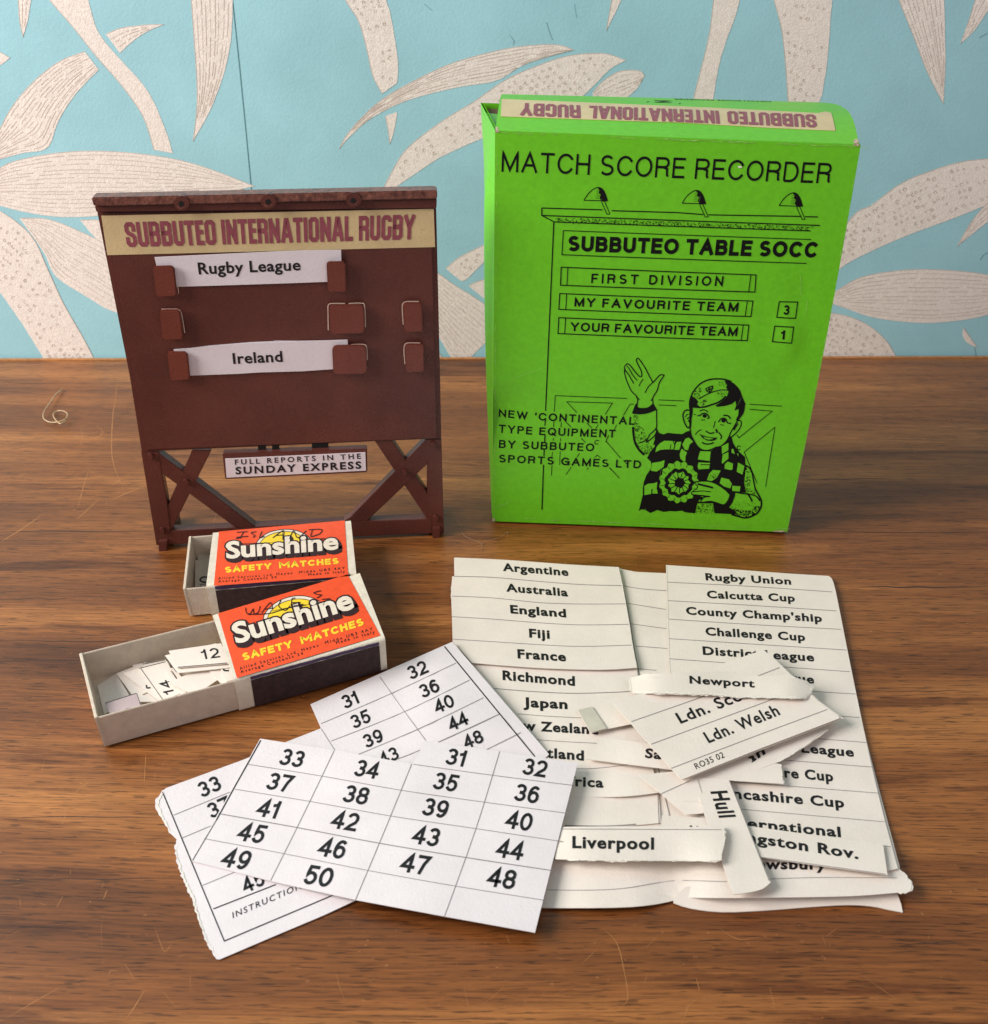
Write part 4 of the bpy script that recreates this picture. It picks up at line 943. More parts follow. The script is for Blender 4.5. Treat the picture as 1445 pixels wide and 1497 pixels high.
for k in range(40):
    t = rx.random(); p = bil(FQ, t, .995); wf.append(ribbon([(p[0], p[1]-rx.uniform(.5, 3)), (p[0]+rx.uniform(3, 16), p[1]-rx.uniform(.5, 3))], rx.uniform(.3, .8), taper=True))
wf += [ribbon(catmull(zc(p), 3), w, taper=True) for p, w in (([(230,700),(330,670),(410,610)], .6),)]+[ribbon(z8c([(715,1060),(722,1110),(715,1150)]), .8, taper=True), ribbon(z8c([(745,1165),(738,1215)]), .9, taper=True), ribbon(z7b([(300,830),(400,795),(500,760)]), .5, taper=True), ribbon(z7b([(150,905),(165,960)]), 1.2, taper=True)]
for k in range(46):
    p = bil(FQ, rx.uniform(.04, .96), rx.uniform(.03, .97)); a = rx.uniform(0, 3.1); l = rx.uniform(2, 16)
    wf.append(ribbon([(p[0], p[1]), (p[0]+l*math.cos(a), p[1]+l*math.sin(a))], rx.uniform(.2, .45), taper=True))
decal('worn_fold', wf, SFo(.00010), M['green_pale'], fp, e0=.00010, de=.000002)['kind'] = 'stuff'
def blob(c, rx_, ry_, seed):
    r = random.Random(seed); return poly([(c[0]+rx_*r.uniform(.65, 1.15)*math.cos(a), c[1]+ry_*r.uniform(.65, 1.15)*math.sin(a)) for a in np.linspace(0, 2*math.pi, 15)[:-1]])
for bb in (blob((1253,211), 5, 2.6, 1), blob((727,191.5), 3.4, 2.4, 2), blob((722.0,760), 2.2, 2.8, 3), blob((1140,776.8), 11, 1.2, 4)): decal('bruised_corner', [bb], SFo(.00012), M['bruise'], fp)
decal('fleck', [blob((1082,243.6), 3.4, 1.8, 5)], SFo(.00012), M['paper_core'], fp)
for bb in (blob((1251.5,207.5), 4.5, 2.6, 6), blob((726.5,188.4), 2.6, 2.4, 7)): decal('bruised_corner', [bb], SL, M['bruise'], lid)

# ================================================================== matchboxes
def hexa(name, bot, top, m, parent, bev=0.0003):
    V = [np.array(p) for p in bot]+[np.array(p) for p in top]
    o = mesh_obj(name, V, [(3,2,1,0),(4,5,6,7),(0,1,5,4),(1,2,6,5),(2,3,7,6),(3,0,4,7)], m, parent); fix_normals(o)
    if bev: bevel(o, bev)
    return o
def unit(v): return v/np.linalg.norm(v)
def matchbox(label, q, tray_end, pull, zt=0.0146, group='matchboxes used as number boxes'):
    """q: photo pixels of the sleeve top, back-left, back-right, front-right, front-left; tray_end: pixels of the tray's back and front corner"""
    BL_, BR_, FR_, FL_ = [pz(u, v, zt) for u, v in q]
    t = thing('matchbox', label, 'matchbox', ((BL_+FR_)/2)*np.array([1, 1, 0]), group)
    # sleeve: a tube of board with rounded long edges
    def ringpts(Fp, Bp, z0, z1, r):
        d = unit(Bp-Fp); out = []
        Lw = np.linalg.norm((Bp-Fp)[:2])
        for (cx_, cz, a0) in ((Lw-r, z1-r, 0), (r, z1-r, 90), (r, z0+r, 180), (Lw-r, z0+r, 270)):
            for k in range(5):
                a = math.radians(a0+90*k/4); out.append((cx_+r*math.cos(a), cz+r*math.sin(a)))
        return [np.array([Fp[0], Fp[1], 0])+np.array([d[0], d[1], 0])*x+np.array([0, 0, z]) for x, z in out]
    th = .00055; V = []; NSEG = 8
    for i in range(NSEG+1):
        s = i/NSEG; Fp = FL_*(1-s)+FR_*s; Bp = BL_*(1-s)+BR_*s
        dd = unit(Bp-Fp); dd[2] = 0
        sag = -.0003*math.sin(math.pi*s)
        o_ = ringpts(Fp, Bp, 0.0002, zt+sag, .0012); i_ = ringpts(Fp+dd*th, Bp-dd*th, .0002+th, zt+sag-th, .0008)
        V += o_+i_
    n = 20; F = []
    for i in range(NSEG):
        a = i*2*n; b = (i+1)*2*n
        for k in range(n):
            k2 = (k+1) % n; F.append((a+k, a+k2, b+k2, b+k)); F.append((a+n+k, b+n+k, b+n+k2, a+n+k2))
    for base in (0, NSEG*2*n):
        for k in range(n): F.append((base+k, base+(k+1) % n, base+n+(k+1) % n, base+n+k))
    sv = mesh_obj('sleeve', V, F, M['sleeve'], t, smooth=False); fix_normals(sv)
    # striking side
    SP = Plane(FL_*np.array([1, 1, 0]), FR_*np.array([1, 1, 0]))
    def SSa(s, z, e=.00012): return SP.O+SP.X*SP.L*s+np.array([0, 0, z])+SP.N*e
    def strip(name, s0, s1, z0, z1_, m, e):
        V = []; F = []; K_ = 24
        for i in range(K_+1):
            s = s0+(s1-s0)*i/K_; j = random.uniform(-.00012, .00012)
            V += [SSa(s, z0+j, e), SSa(s, z1_+j, e)]
            if i: F.append((2*i-2, 2*i, 2*i+1, 2*i-1))
        return mesh_obj(name, V, F, m, sv)
    # tray
    dl = unit((FL_-FR_)*np.array([1, 1, 0])); db = unit((BL_-FL_)*np.array([1, 1, 0]))
    zt2 = zt-.0012
    TB = pz(*tray_end[0], zt2); TF = pz(*tray_end[1], zt2)
    db2 = unit((TB-TF)*np.array([1, 1, 0])); W = np.linalg.norm((TB-TF)[:2])
    din = -dl; Lt = 0.052
    # keep the tray square on the sleeve: its long axis follows the sleeve
    A = TF*np.array([1, 1, 0]); Bp = TB*np.array([1, 1, 0]); A2 = A+din*Lt; B2 = Bp+din*Lt
    inn = unit((B2-A2)); tw = .0007
    tr = hexa('tray_floor', [A+[0,0,.0009], A2+[0,0,.0009], B2+[0,0,.0009], Bp+[0,0,.0009]], [A+[0,0,.0017], A2+[0,0,.0017], B2+[0,0,.0017], Bp+[0,0,.0017]], M['tray'], t, 0)
    def wallp(name, p, q_, inward, z0=.0009, z1_=zt2, tk=tw, flare=0.0):
        return hexa(name, [p+[0,0,z0], q_+[0,0,z0], q_+inward*tk+[0,0,z0], p+inward*tk+[0,0,z0]], [p-inward*flare+[0,0,z1_], q_-inward*flare+[0,0,z1_], q_+inward*(tk-flare)+[0,0,z1_], p+inward*(tk-flare)+[0,0,z1_]], M['tray'], t, .0002)
    wallp('tray_side', A+din*.0004, A2, inn, flare=.0002); wallp('tray_side', Bp+din*.0004, B2, -inn, flare=.0004)
    wallp('tray_end', A-inn*.0002, Bp+inn*.0003, din, tk=.0011, z1_=zt2+.0003, flare=.0006); wallp('tray_end', A2+inn*.001, B2-inn*.001, dl, tk=.0011, z1_=zt2-.0006)
    return t, sv, strip, zsurf(zt-.0001), A, Bp, din, inn, SSa
def label_art(t, sv, S, q, z, SUN, art, e=.0002):
    lb = decal('label', [poly(q)], S, M['orange'], sv, e0=e)
    e += .00006
    outer, inner, floor_ = SUN
    co = catmull(z(outer), 5); ci = catmull(z(inner), 5)
    decal('sun_ring', [poly(co+[ci[-1]]+ci[::-1])], S, M['cream_ink'], lb, e0=e)
    decal('sun_disc', [poly(ci+z(floor_))], S, M['yellow'], lb, e0=e+.00001)
    decal('sun_outline', [ribbon(co, 1.2), ribbon(ci, 1.0)]+[ribbon(z(p), .6) for p in art['horizon']], S, M['brownblack'], lb, e0=e+.00002, de=.000002)
    # logo: dark solid shadow under cream letters
    p0, p1, up = art['logo']; sh = art['shadow']
    def logo(dx, dy, bold): return gtext('Sunshine', (p0[0]+dx, p0[1]+dy), (p1[0]+dx, p1[1]+dy), up, bold=bold, space=1.0)
    pr = []
    for k in range(4): pr += logo(sh[0]*k/3, sh[1]*k/3, .085)
    decal('logo_shadow', pr, S, M['brownblack'], lb, e0=e+.00005, de=.000003)
    decal('logo_letters', logo(0, 0, .034), S, M['cream_ink'], lb, e0=e+.00010)
    ys = art['safety']
    decal('slogan_lettering', stext('SAFETY', ys[0], ys[1], ys[4], w=.26, gap=.14)+stext('mATCHES', ys[2], ys[3], ys[4], w=.26, gap=.14), S, M['yellow'], lb, e0=e, de=.000002)
    sm = []
    for s, a, b in art['small']: sm += gtext(s, a, b, art['smallup'], bold=.012, space=1.5)
    decal('small_lettering', sm, S, M['brownblack'], lb, e0=e)
    decal('handwriting', [ribbon(catmull(z(p), 4), 1.2) for p in art['pen']], S, M['penink'], lb, e0=e+.00014, de=.000002)
    return lb
# front matchbox, inscribed WALES
zg = Z(300, 830, 5.16); z0 = Z(100, 740, 2.89)
g = lambda x, y: zg([(x, y)])[0]
q = [(310.5, 897.5), (525.5, 836), (563.5, 934), (342.5, 993.5)]
t, sv, strip, S, A, Bp, din, inn, SSa = matchbox('matchbox with pen word WALES on orange label, tray pulled far out full of tickets', q, [(118.5, 956), (141, 1049.5)], 0)
frontbox_axes = (A, Bp, din, inn)
strip('edge_paper', .10, .955, .0128, .0141, M['purple'], .00012)
strip('striker', .10, .955, .0008, .0126, M['striker'], .00020)
label_art(t, sv, S, [g(97,345), g(1075,50), g(1320,505), g(1322,512), g(240,832)], zg,
  ([(437,412),(448,350),(500,290),(570,243),(660,215),(750,213),(835,237),(895,280)], [(466,410),(482,350),(535,290),(610,253),(690,236),(770,242),(830,268),(862,300)], [(800,340),(640,400),(540,430)]),
  dict(horizon=[[(490,330),(700,285),(870,270)]], logo=(g(243,568), g(1120,302), (-8.5,-27)), shadow=(4.2,5.2),
       safety=(g(288,702), g(662,600), g(728,578), g(1200,432), (-2.6,-10.4)), smallup=(-1.2,-4.0),
       small=[('Allied Services Ltd', g(262,770), g(683,648)), ('Hayes', g(730,630), g(855,594)), ('Middx UB3 4AY', g(908,576), g(1265,470)), ('Average Contents 34', g(270,797), g(740,655)), ('Made in Italy', g(990,576), g(1280,494))],
       pen=[[(305,300),(312,340),(340,345),(362,310),(368,345),(400,335),(415,288)], [(425,340),(492,262),(508,312)], [(450,312),(512,303)], [(572,245),(555,290),(605,322),(640,285)], [(680,228),(655,235),(650,290)], [(655,262),(720,262)], [(650,290),(740,275)], [(875,172),(820,188),(845,200),(878,205),(842,228)], [(320,352),(480,345),(560,322),(640,300),(760,280)], [(880,238),(945,232)]]))
# back matchbox, inscribed ISLAND
zh = Z(300, 750, 6.28); h = lambda x, y: zh([(x, y)])[0]
q2 = [(311.5, 777), (513, 759.5), (521, 837.5), (301.5, 856.5)]
t2, sv2, strip2, S2, A_, B_, din2, inn2, SSa2 = matchbox('matchbox with pen word ISLAND on orange label, tray slightly open, nearest the scoreboard', q2, [(278.5, 785), (270, 861)], 0)
backbox_axes = (A_, B_, din2, inn2)
strip2('edge_paper', .055, .955, .0125, .0141, M['purple'], .00012)
strip2('striker', .055, .955, .0008, .0123, M['striker'], .00020)
label_art(t2, sv2, S2, [h(127,170), h(1282,68), h(1315,580), h(80,668)], zh,
  ([(455,300),(500,235),(580,180),(690,153),(800,153),(890,180),(950,220),(975,262)], [(488,298),(540,232),(620,190),(710,171),(800,175),(870,205),(915,245)], [(860,290),(620,310)]),
  dict(horizon=[[(330,280),(500,275),(900,262)], [(710,172),(712,250)]], logo=(h(203,414), h(1215,328), (-1.0,-23)), shadow=(3.2,4.4),
       safety=(h(182,550), h(610,512), h(680,508), h(1228,466), (-.4,-8.6)), smallup=(-.2,-3.4),
       small=[('Allied Services Ltd', h(120,610), h(608,578)), ('Hayes', h(655,570), h(800,560)), ('Middx UB3 4AY', h(862,555), h(1282,514)), ('Average Contents 34', h(120,638), h(655,598)), ('Made in Italy', h(948,575), h(1282,546))],
       pen=[[(290,176),(388,170)], [(352,176),(325,220)], [(288,222),(395,212)], [(470,170),(422,180),(440,195),(458,208),(438,224)], [(522,168),(500,225),(545,212)], [(620,228),(718,160),(712,240)], [(650,205),(722,200)], [(775,235),(812,162),(850,228),(930,160)], [(985,150),(968,215)], [(950,152),(1068,150),(1050,190),(970,218)], [(965,245),(1098,234)], [(280,232),(330,226)]]))
# number tickets lying in the trays: every one a thing
zt_ = Z(100, 900, 5.558)
NG = 'number tickets in the matchbox trays'
def ticket(label, quad, hts, prints=None, border=None, m='paper'):
    pts = zt_(quad) if not isinstance(quad, tuple) else quad[0]
    c = sum(np.array(p) for p in pts)/len(pts)
    t = thing('number_ticket', label, 'ticket', pz(c[0], c[1], sum(hts)/len(hts)), NG)
    P = [pz(u, v, z) for (u, v), z in zip(pts, hts)]
    n = unit(np.cross(P[1]-P[0], P[-1]-P[0])); n = n if n[2] > 0 else -n
    def St(u, v, e):
        r = ray(u, v); return CAMP+r*(((P[0]-CAMP) @ n)/(r @ n))+n*e
    sheet('card', pts, St, .00028, M[m], t, step=30, up=n)
    if border: decal('ruled_border', [ribbon(zt_(b), .9) for b in border], St, M['ink'], t, e0=.00004)
    if prints: decal('printed_number', prints, St, M['ink'], t, e0=.00004)
    return t
mm = lambda *a: [x*.001 for x in a]
ticket('plain pale ticket lying flat at the far left end of the open tray', [(235,570),(390,470),(520,690),(290,800)], mm(2.6,2.6,2.6,2.6))
ticket('blank ticket against the far wall of the open tray, behind one with a digit end', [(390,470),(632,376),(740,700),(560,700)], mm(3.4,3.6,3.2,3.2))
ticket('blank ticket turned nearly upright to the long side, beneath the one reading 14', [(520,400),(600,385),(690,600),(600,640)], mm(3.8,3.9,3.7,3.7))
ticket('blank ticket lying crosswise near the middle of the far tray wall', [(600,392),(790,355),(830,440),(640,470)], mm(4.4,4.4,4.5,4.5), border=[[(604,396),(786,361)]])
ticket('small blank ticket corner showing against the near wall beneath the plain white one', [(780,600),(900,560),(960,640),(820,680)], mm(4.6,4.8,4.6,4.5))
ticket('ticket with just a curved digit end showing, left of the one reading 14', [(440,468),(580,426),(775,690),(735,694)], mm(4.2,4.6,4.2,4.0), border=None, prints=[ribbon(catmull(zt_([(635,565),(640,588),(668,586)]), 4), 2.2)])
ticket('ticket reading 14 sideways inside a ruled black border, middle of the open tray', [(575,430),(800,370),(935,620),(775,690)], mm(5.0,5.4,5.0,4.6), border=[[(575,430),(790,376)],[(590,432),(770,686)]], prints=stext('14', zt_([(866,632)])[0], zt_([(815,520)])[0], (-15.0,3.0), w=.16))
ticket('narrow blank sliver of a ticket fanned out under the plain white one', [(790,450),(820,440),(960,625),(918,640)], mm(5.8,5.8,5.6,5.6))
ticket('second narrow sliver of a ticket fanned out under the plain white one', [(832,425),(862,425),(1000,600),(960,618)], mm(6.0,6.0,5.8,5.8))
ticket('plain white ticket lying face down in front of the one reading 12', [(805,545),(1110,418),(1215,520),(1110,592),(975,622),(860,570)], mm(6.6,6.8,6.6,6.4,6.4,6.5))
ticket('blank ticket half under the sleeve, right of the plain white one', [(1128,432),(1235,395),(1320,545),(1240,550)], mm(7.2,7.2,7.0,7.0))
ticket('ticket with the curve of an 8 showing at the mouth of the sleeve', [(1222,398),(1310,380),(1345,520),(1285,535)], mm(7.8,7.8,7.6,7.6), prints=[ribbon(catmull(zt_([(1235,392),(1272,398),(1295,392)]), 3), 1.6), ribbon(catmull(zt_([(1262,420),(1265,445),(1305,448)]), 3), 2.4)])
ticket('black edged ticket peeping out directly beneath the one reading 12', [(778,325),(1200,225),(1330,420),(890,466)], mm(8.2,8.4,8.2,8.0), border=[[(780,325),(880,462)]])
ticket('ticket reading 12, uppermost in the open tray', [(815,286),(1240,225),(1330,385),(884,424)], mm(9.0,9.2,9.0,8.8), border=[[(890,420),(1290,385)]], prints=stext('12', zt_([(1090,358)])[0], zt_([(1236,340)])[0], (-3.6,-14.4), w=.15))
ticket('mauve-grey black edged ticket propped up in the near left corner of the open tray', [(296,712),(556,630),(594,742),(345,812)], mm(9.0,9.5,10.8,10.6), border=[[(300,712),(553,632)],[(556,632),(592,740)]], m='mauve', prints=[ribbon(catmull(zt_([(370,800),(420,785),(480,760),(540,752)]), 3), 1.8)])
zk = Z(250, 760, 9.356)
ticket('blank ticket at the back of the slightly open tray', (zk([(370,475),(620,468),(620,560),(370,575)]),), mm(5,5,5,5), m='paper_back')
ticket('ticket with the round top of a digit showing in the slightly open tray', (zk([(330,552),(620,545),(620,985),(332,985)]),), mm(6,6,6.2,6.2), m='paper_back', prints=[ribbon(catmull(zk([(500,785),(440,785),(398,815),(430,850),(500,855)]), 3), 2.4)]+[ribbon(zk([(405,960),(405,885),(480,880)]), .8)])

# ================================================================== sheets of card
rt = random.Random(11)
def lift(u, v):          # the large folded sheet bulges towards its near right corner
    a = ss((v-1175)/130)*ss((u-990)/60)*.0030
    b = ss((v-1180)/100)*ss((985-u)/60)*ss((u-780)/100)*.0016
    return .0007+a+b
def crease(u, v):
    x = 905+(v-830)*.205; return -.0006*math.exp(-((u-x)/14)**2)
zM = lambda u, v: lift(u, v)+crease(u, v)*.0
zL2 = lambda u, v: lift(u, v)+.0006+.0010*ss((v-1110)/60)*ss((u-860)/60)
zL3 = lambda u, v: lift(u, v)+.0013+.0002*ss((u-850)/70)+.0005*ss((v-930)/40)
zR = lambda u, v: lift(u, v)+.0008+.0007*ss((u-1150)/90)*ss((1100-v)/260)
def torn(pts, amp=1.2, step=3.0):
    out = []
    for a, b in zip(pts, pts[1:]):
        a = np.array(a, float); b = np.array(b, float); n = max(1, int(np.linalg.norm(b-a)/step)); d = unit(b-a); nn = np.array([-d[1], d[0]])
        for i in range(n): out.append(tuple(a+(b-a)*i/n+nn*(rt.uniform(-amp, amp)*.7+amp*.8*(math.sin(i*step/6.1+a[0])*math.sin(i*step/14.7+a[1])+.5*math.sin(i*step/2.9+a[1])))))
    out.append(tuple(pts[-1])); return out
def paper(name, label, cat, outline, zf_, m='paper', group=None, th=.00020, step=26, rules=(), texts=(), fringe=(), bold=.036, body='card_sheet', rule_w=.75, tname='printed_name'):
    c = sum(np.array(p) for p in outline)/len(outline)
    t = thing(name, label, cat, pz(c[0], c[1], 0), group)
    S = fsurf(zf_)
    sheet(body, outline, S, th, M[m], t, step=step)
    for r in rules:
        r, w = r if isinstance(r, tuple) else (r, rule_w)
        decal('ruled_line', [ribbon(catmull(r, 5) if len(r) > 2 else r, w)], S, M['line'], t, e0=.00009)
    for x in texts:
        s, a, b, up = x[:4]
        up1 = x[4] if len(x) > 4 else None
        decal(tname, gtext(s, a, b, up, up1, bold=bold, space=1.12), S, M['ink'], t, e0=.00009, de=.000003)
    for f, w in fringe:
        decal('torn_fringe', [ribbon(torn(f, .7, 2.5), w)], S, M['paper_core'], t, e0=.00012)
    return t, S
# under-fold of the large sheet
def zU(u, v): return .0005+.0012*ss((1330-v)/30)*ss((u-985)/40)
z5e = Z(820, 920, 3.284); z4e = Z(960, 800, 3.705); z9e = Z(980, 1080, 3.905); z3e = Z(640, 790, 4.014)
crs = catmull([(905,832),(914,870),(921,905),(928,950),(936,990),(960,1110),(985,1215),(990,1255),(1003,1311)], 4)
mo = [(664,816),(780,822),(905,831),(930,836),(975,838),(1212,845)]+catmull([(1212,845),(1238,945),(1262,1060),(1290,1170),(1316,1268)], 3)[1:]+torn([(1316,1270),(1328,1283),(1335,1290),(1334,1303),(1318,1307)], 1.0, 3)+catmull([(1313,1305),(1250,1310),(1160,1312),(1060,1313),(1003,1312)], 3)+catmull([(1003,1312),(960,1322),(900,1327),(780,1327),(690,1322)], 3)[1:]+[(670,1200)]
big, Sbig = paper('name_sheet', 'largest cream ruled sheet, creased down the middle and doubled under at its near edge', 'sheet', mo, zM, group='sheets of team names', step=22,
  rules=[[(906,855.5),(940,861),(976,863.5)], [(918,882),(974,891)], [(923,912),(975,919)], [(929,944.5),(976,948)], [(926,977),(960,980)], [(800,1301),(860,1301.5),(911,1299),(960,1291),(990,1287)], [(993.6,1287),(1063,1289)], [(1127,1285),(1200,1283),(1312,1283.5)], [(985,1195),(1016,1200)]],
  texts=[('Dewsbury', (1087,1270), (1207,1271), (0,-13.8))])
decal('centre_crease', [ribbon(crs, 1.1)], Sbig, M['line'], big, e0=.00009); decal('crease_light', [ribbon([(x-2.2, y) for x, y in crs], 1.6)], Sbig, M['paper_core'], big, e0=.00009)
decal('torn_fringe', [ribbon(torn([(1315,1270),(1327,1284),(1333,1291),(1331,1303)], 1.0, 2.5), 1.8)], Sbig, M['paper_core'], big, e0=.00012)
# the doubled-under flap: rises from the fold at the left to the loose corner at the right
uo = catmull([(985,1320),(1010,1328),(1057,1333.5),(1120,1331),(1185,1326),(1240,1323),(1275,1325),(1300,1330),(1320.5,1334)], 3)+[(1318,1322),(1313,1308),(1300,1290),(1100,1292),(1003,1296),(985,1314)]
sheet('folded_under_flap', uo, fsurf(lambda u, v: .0004+.0011*ss((1332-v)/26)), .00028, M['paper'], big, step=16)
def upright(name, edge, za_, zb_, m, parent):
    """a bent strip of the fold between two heights"""
    V = []; F = []
    for i, (u, v) in enumerate(edge):
        p = pz(u, v, za_(u, v)); V += [p, np.array([p[0], p[1]+.0004, zb_(u, v)])]
        if i: F.append((2*i-2, 2*i, 2*i+1, 2*i-1))
    return mesh_obj(name, V, F, M[m], parent, smooth=True)
# left column, lower leaf
l2 = [(690,965),(800,970),(931,974)]+catmull([(934,1000),(940,1060),(952,1110),(963,1159)], 3)+catmull([(961.6,1159),(930,1163),(896,1165),(834,1164.5),(760,1160)], 3)[1:]+[(700,1100)]
paper('name_sheet', 'cream sheet of names from Richmond to South Africa, half hidden beneath loose slips', 'sheet', l2, zL2, group='sheets of team names', step=22,
  rules=[([(722,1006.5),(780,1011),(839,1013.6),(900,1012),(923,1010.5)], 1.0), [(757,1043.6),(800,1047),(860,1050)], [(778,1081),(830,1084.5),(880,1087)], [(800,1121),(856,1124),(911,1119),(950,1112)]],
  texts=[('Richmond', (736,993.6), (840,1002.2), (-.4,-13)), ('Japan', (766.5,1033), (829,1036.2), (-.3,-13.2)), ('New Zealand', (735,1065.5), (874,1073.3), (-.2,-13.2)), ('Scotland', (762,1104.5), (853,1111.5), (0,-13.6)), ('South Africa', (742,1143), (881.5,1151.2), (0,-13.6))])
# blank strip below it
b2 = [(780,1160),(834,1164),(896,1164.5),(963,1158.5),(965,1180),(966.5,1203)]+catmull([(966,1203),(930,1206.5),(880,1208.5),(826,1208),(780,1206)], 3)[1:]
paper('name_sheet', 'blank cream strip with a black lower edge, directly above the ticket reading Liverpool', 'sheet', b2, lambda u, v: lift(u, v)+.0005, group='sheets of team names', rules=[([(826,1207),(880,1207.8),(911,1206.6),(930,1205)], 1.5), ([(962,1160),(964,1204)], .9)])
# left column, upper leaf
l3 = catmull([(665,815),(740,818.5),(830,825),(905,829)], 3)+catmull([(905,829),(911,856),(921,912),(926,945),(932,976)], 3)[1:]+catmull([(932,976),(880,979),(800,977),(740,973),(690,969)], 3)[1:]+[(662,938),(661,905),(660,876)]+torn([(659,872),(661,843)], .8, 3)+[(665,842)]
t3, S3 = paper('name_sheet', 'cream sheet of names from Argentine down to France, lying top left of the name sheets', 'sheet', l3, zL3, group='sheets of team names', step=22,
  rules=[([(664,842.5),(720,844),(790,850),(850,854.5),(909,856)], .8), [(661,871.5),(720,874),(790,881),(850,883),(916,882.7)], [(661,901.5),(720,905),(790,910.5),(850,913.5),(921,912.6)], [(661,934.3),(720,938),(790,942.5),(850,945),(925,943)]],
  texts=[('Argentine', (736.7,834.2), (830.6,841.6), (-1,-10.7)), ('Australia', (741.6,864.4), (830,871.6), (-1,-11)), ('England', (747.6,896.2), (827.3,902.2), (-1,-11.4)), ('Fiji', (775,931.6), (803.3,933.4), (-.7,-12)), ('France', (758,962), (826.8,966.4), (-.7,-12.4))])
decal('cut_edge', [ribbon(catmull([(904,830),(910,856),(920,912),(925,945),(931,975)], 4), 1.3)], S3, M['paper_core'], t3)
# right column
ro = catmull([(974,826),(1060,831.5),(1140,837.5),(1212,842)], 3)+catmull([(1216,845),(1222,863),(1238,943),(1251.5,1010),(1274.4,1118),(1292.4,1193),(1305,1240),(1313,1270)], 3)+[(1300,1273),(1290,1270)]+[(1200,1262),(1100,1250),(1040,1245),(1010,1150),(988,1050),(979,985),(976,900)]
tR, SR = paper('name_sheet', 'cream sheet of competition names from Rugby Union down to International, right of the crease', 'sheet', ro, zR, group='sheets of team names', step=22,
  rules=[[(975.5,851),(1095,857),(1217,865.3)], [(976.5,878),(1100,885),(1223,893)], [(978,905),(1100,913),(1230,920)], [(978.4,933.6),(1100,941.5),(1238,950.3)], [(979,963),(1243,982)], [(1100,1003),(1187,1010.5),(1251.5,1014.6)], [(1150,1041),(1257,1049)], [(1170,1078),(1211,1081),(1267,1085.6)], [(1120,1109),(1276,1121.5)], [(1060,1142),(1093,1144.5),(1285,1159.6)], [(1050,1181),(1077,1182.6),(1294,1201.6)], [(1250,1231),(1303,1238)]],
  texts=[('Rugby Union', (1033,848), (1156.5,854.4), (-1,-9.8), (-1.2,-9.8)), ('Calcutta Cup', (1035,873.9), (1162,879.4), (-1,-10.2)), ("County Champ'ship", (1004.5,898), (1201.6,909), (-1,-10.6)), ('Challenge Cup', (1033,928.3), (1177,936.8), (-1,-11)), ('District League', (1029,956.8), (1190,966.6), (-1,-11.4)),
         ('Home League', (1052,988.5), (1190,999), (-1,-11.4)), ('Junior League', (1092,1093), (1248,1106), (-1,-12.6)), ('Yorkshire Cup', (1066,1129.6), (1218,1142), (-1.4,-13.6)), ('Lancashire Cup', (1046,1164.5), (1234,1180.6), (-1.4,-13.8)), ('International', (1058,1207), (1229,1223.6), (-1.4,-14.2))], bold=.034)
decal('cut_edge', [ribbon([(974.8,827),(976.8,900),(979.8,985)], 1.0)], SR, M['paper_core'], tR)
# number sheets
tH, = (Z(200, 920, 2.189),)
zK = lambda u, v: .0005+(.0026)*ss((u-560)/90)*ss((1120-v)/60)+.0014*ss((v-1330)/70)*0+.0009*ss((u-470)/100)
ko = tH([(1010,40),(1320,400),(1200,520),(900,700),(700,868),(600,915),(450,978),(340,1025),(265,1057)])+tH(torn([(255,1055),(225,1010),(205,950),(190,890),(165,840),(140,780),(128,740),(120,700),(128,672)], 2.6, 7))+tH(torn([(110,655),(90,620),(75,600),(62,575),(58,550),(75,525),(90,512)], 2.6, 7))+tH([(92,509),(340,418),(480,360),(590,317),(556,240)])
NSG = 'sheets of numbers'
def num(s, c, hgt, base, upv, w=.172):
    b = unit(np.array(base, float)); hv = np.array(upv, float); wd = hgt*1.46
    if '1' in s: wd = hgt*1.20
    c = np.array(c, float); p0 = c-b*wd/2-hv*hgt/2; p1 = c+b*wd/2-hv*hgt/2
    return stext(s, p0, p1, hv*hgt, w=w, gap=.07)
kb = (.912, -.41); ku = (-.60, -.80)
tk, SK = paper('number_sheet', 'torn edged white number sheet with the word INSTRUCTIONS, lying under the other number sheet', 'sheet', ko, zK, 'paper_w', NSG, step=24,
  rules=[(tH(p), w) for p, w in (([(118,595),(320,512)], .9), ([(145,668),(300,603)], .9), ([(210,820),(330,770)], .9), ([(590,302),(805,210),(1022,108)], .9), ([(622,358),(850,267),(1066,162)], .9), ([(650,425),(895,322),(1110,219)], .9), ([(760,440),(900,390),(1162,271)], 1.1), ([(1100,395),(1230,330)], .9), ([(778,152),(855,260),(930,362)], .9), ([(590,318),(640,396)], .9))])
decal('black_border', [ribbon(tH([(82,520),(280,998),(640,846)]), 1.6), ribbon(tH([(245,895),(445,817)]), 1.5), ribbon(tH([(985,55),(1130,232),(1275,408)]), 1.6)], SK, M['ink'], tk, e0=.00010)
kn = [('33',(232,503)),('37',(262,570)),('34',(470,400)),('31',(682,226)),('32',(898,130)),('35',(716,287)),('36',(936,189)),('39',(756,349)),('40',(983,238)),('43',(806,406)),('44',(1028,294)),('48',(1076,352)),('45',(372,808))]
for s, c in kn:
    cc = tH([c])[0]; f = .92 if c[1] < 450 else 1.05
    decal('printed_number', num(s, cc, 22.0*f, kb, (-.30, -.92) if False else (-.38, -.90)), SK, M['ink'], tk, e0=.00009, de=.000003)
decal('printed_word', gtext('INSTRUCTIONS', tH([(308,925)])[0], tH([(545,822)])[0], (-1.0,-8.6), bold=.004, space=1.25), SK, M['ink'], tk, e0=.00009)
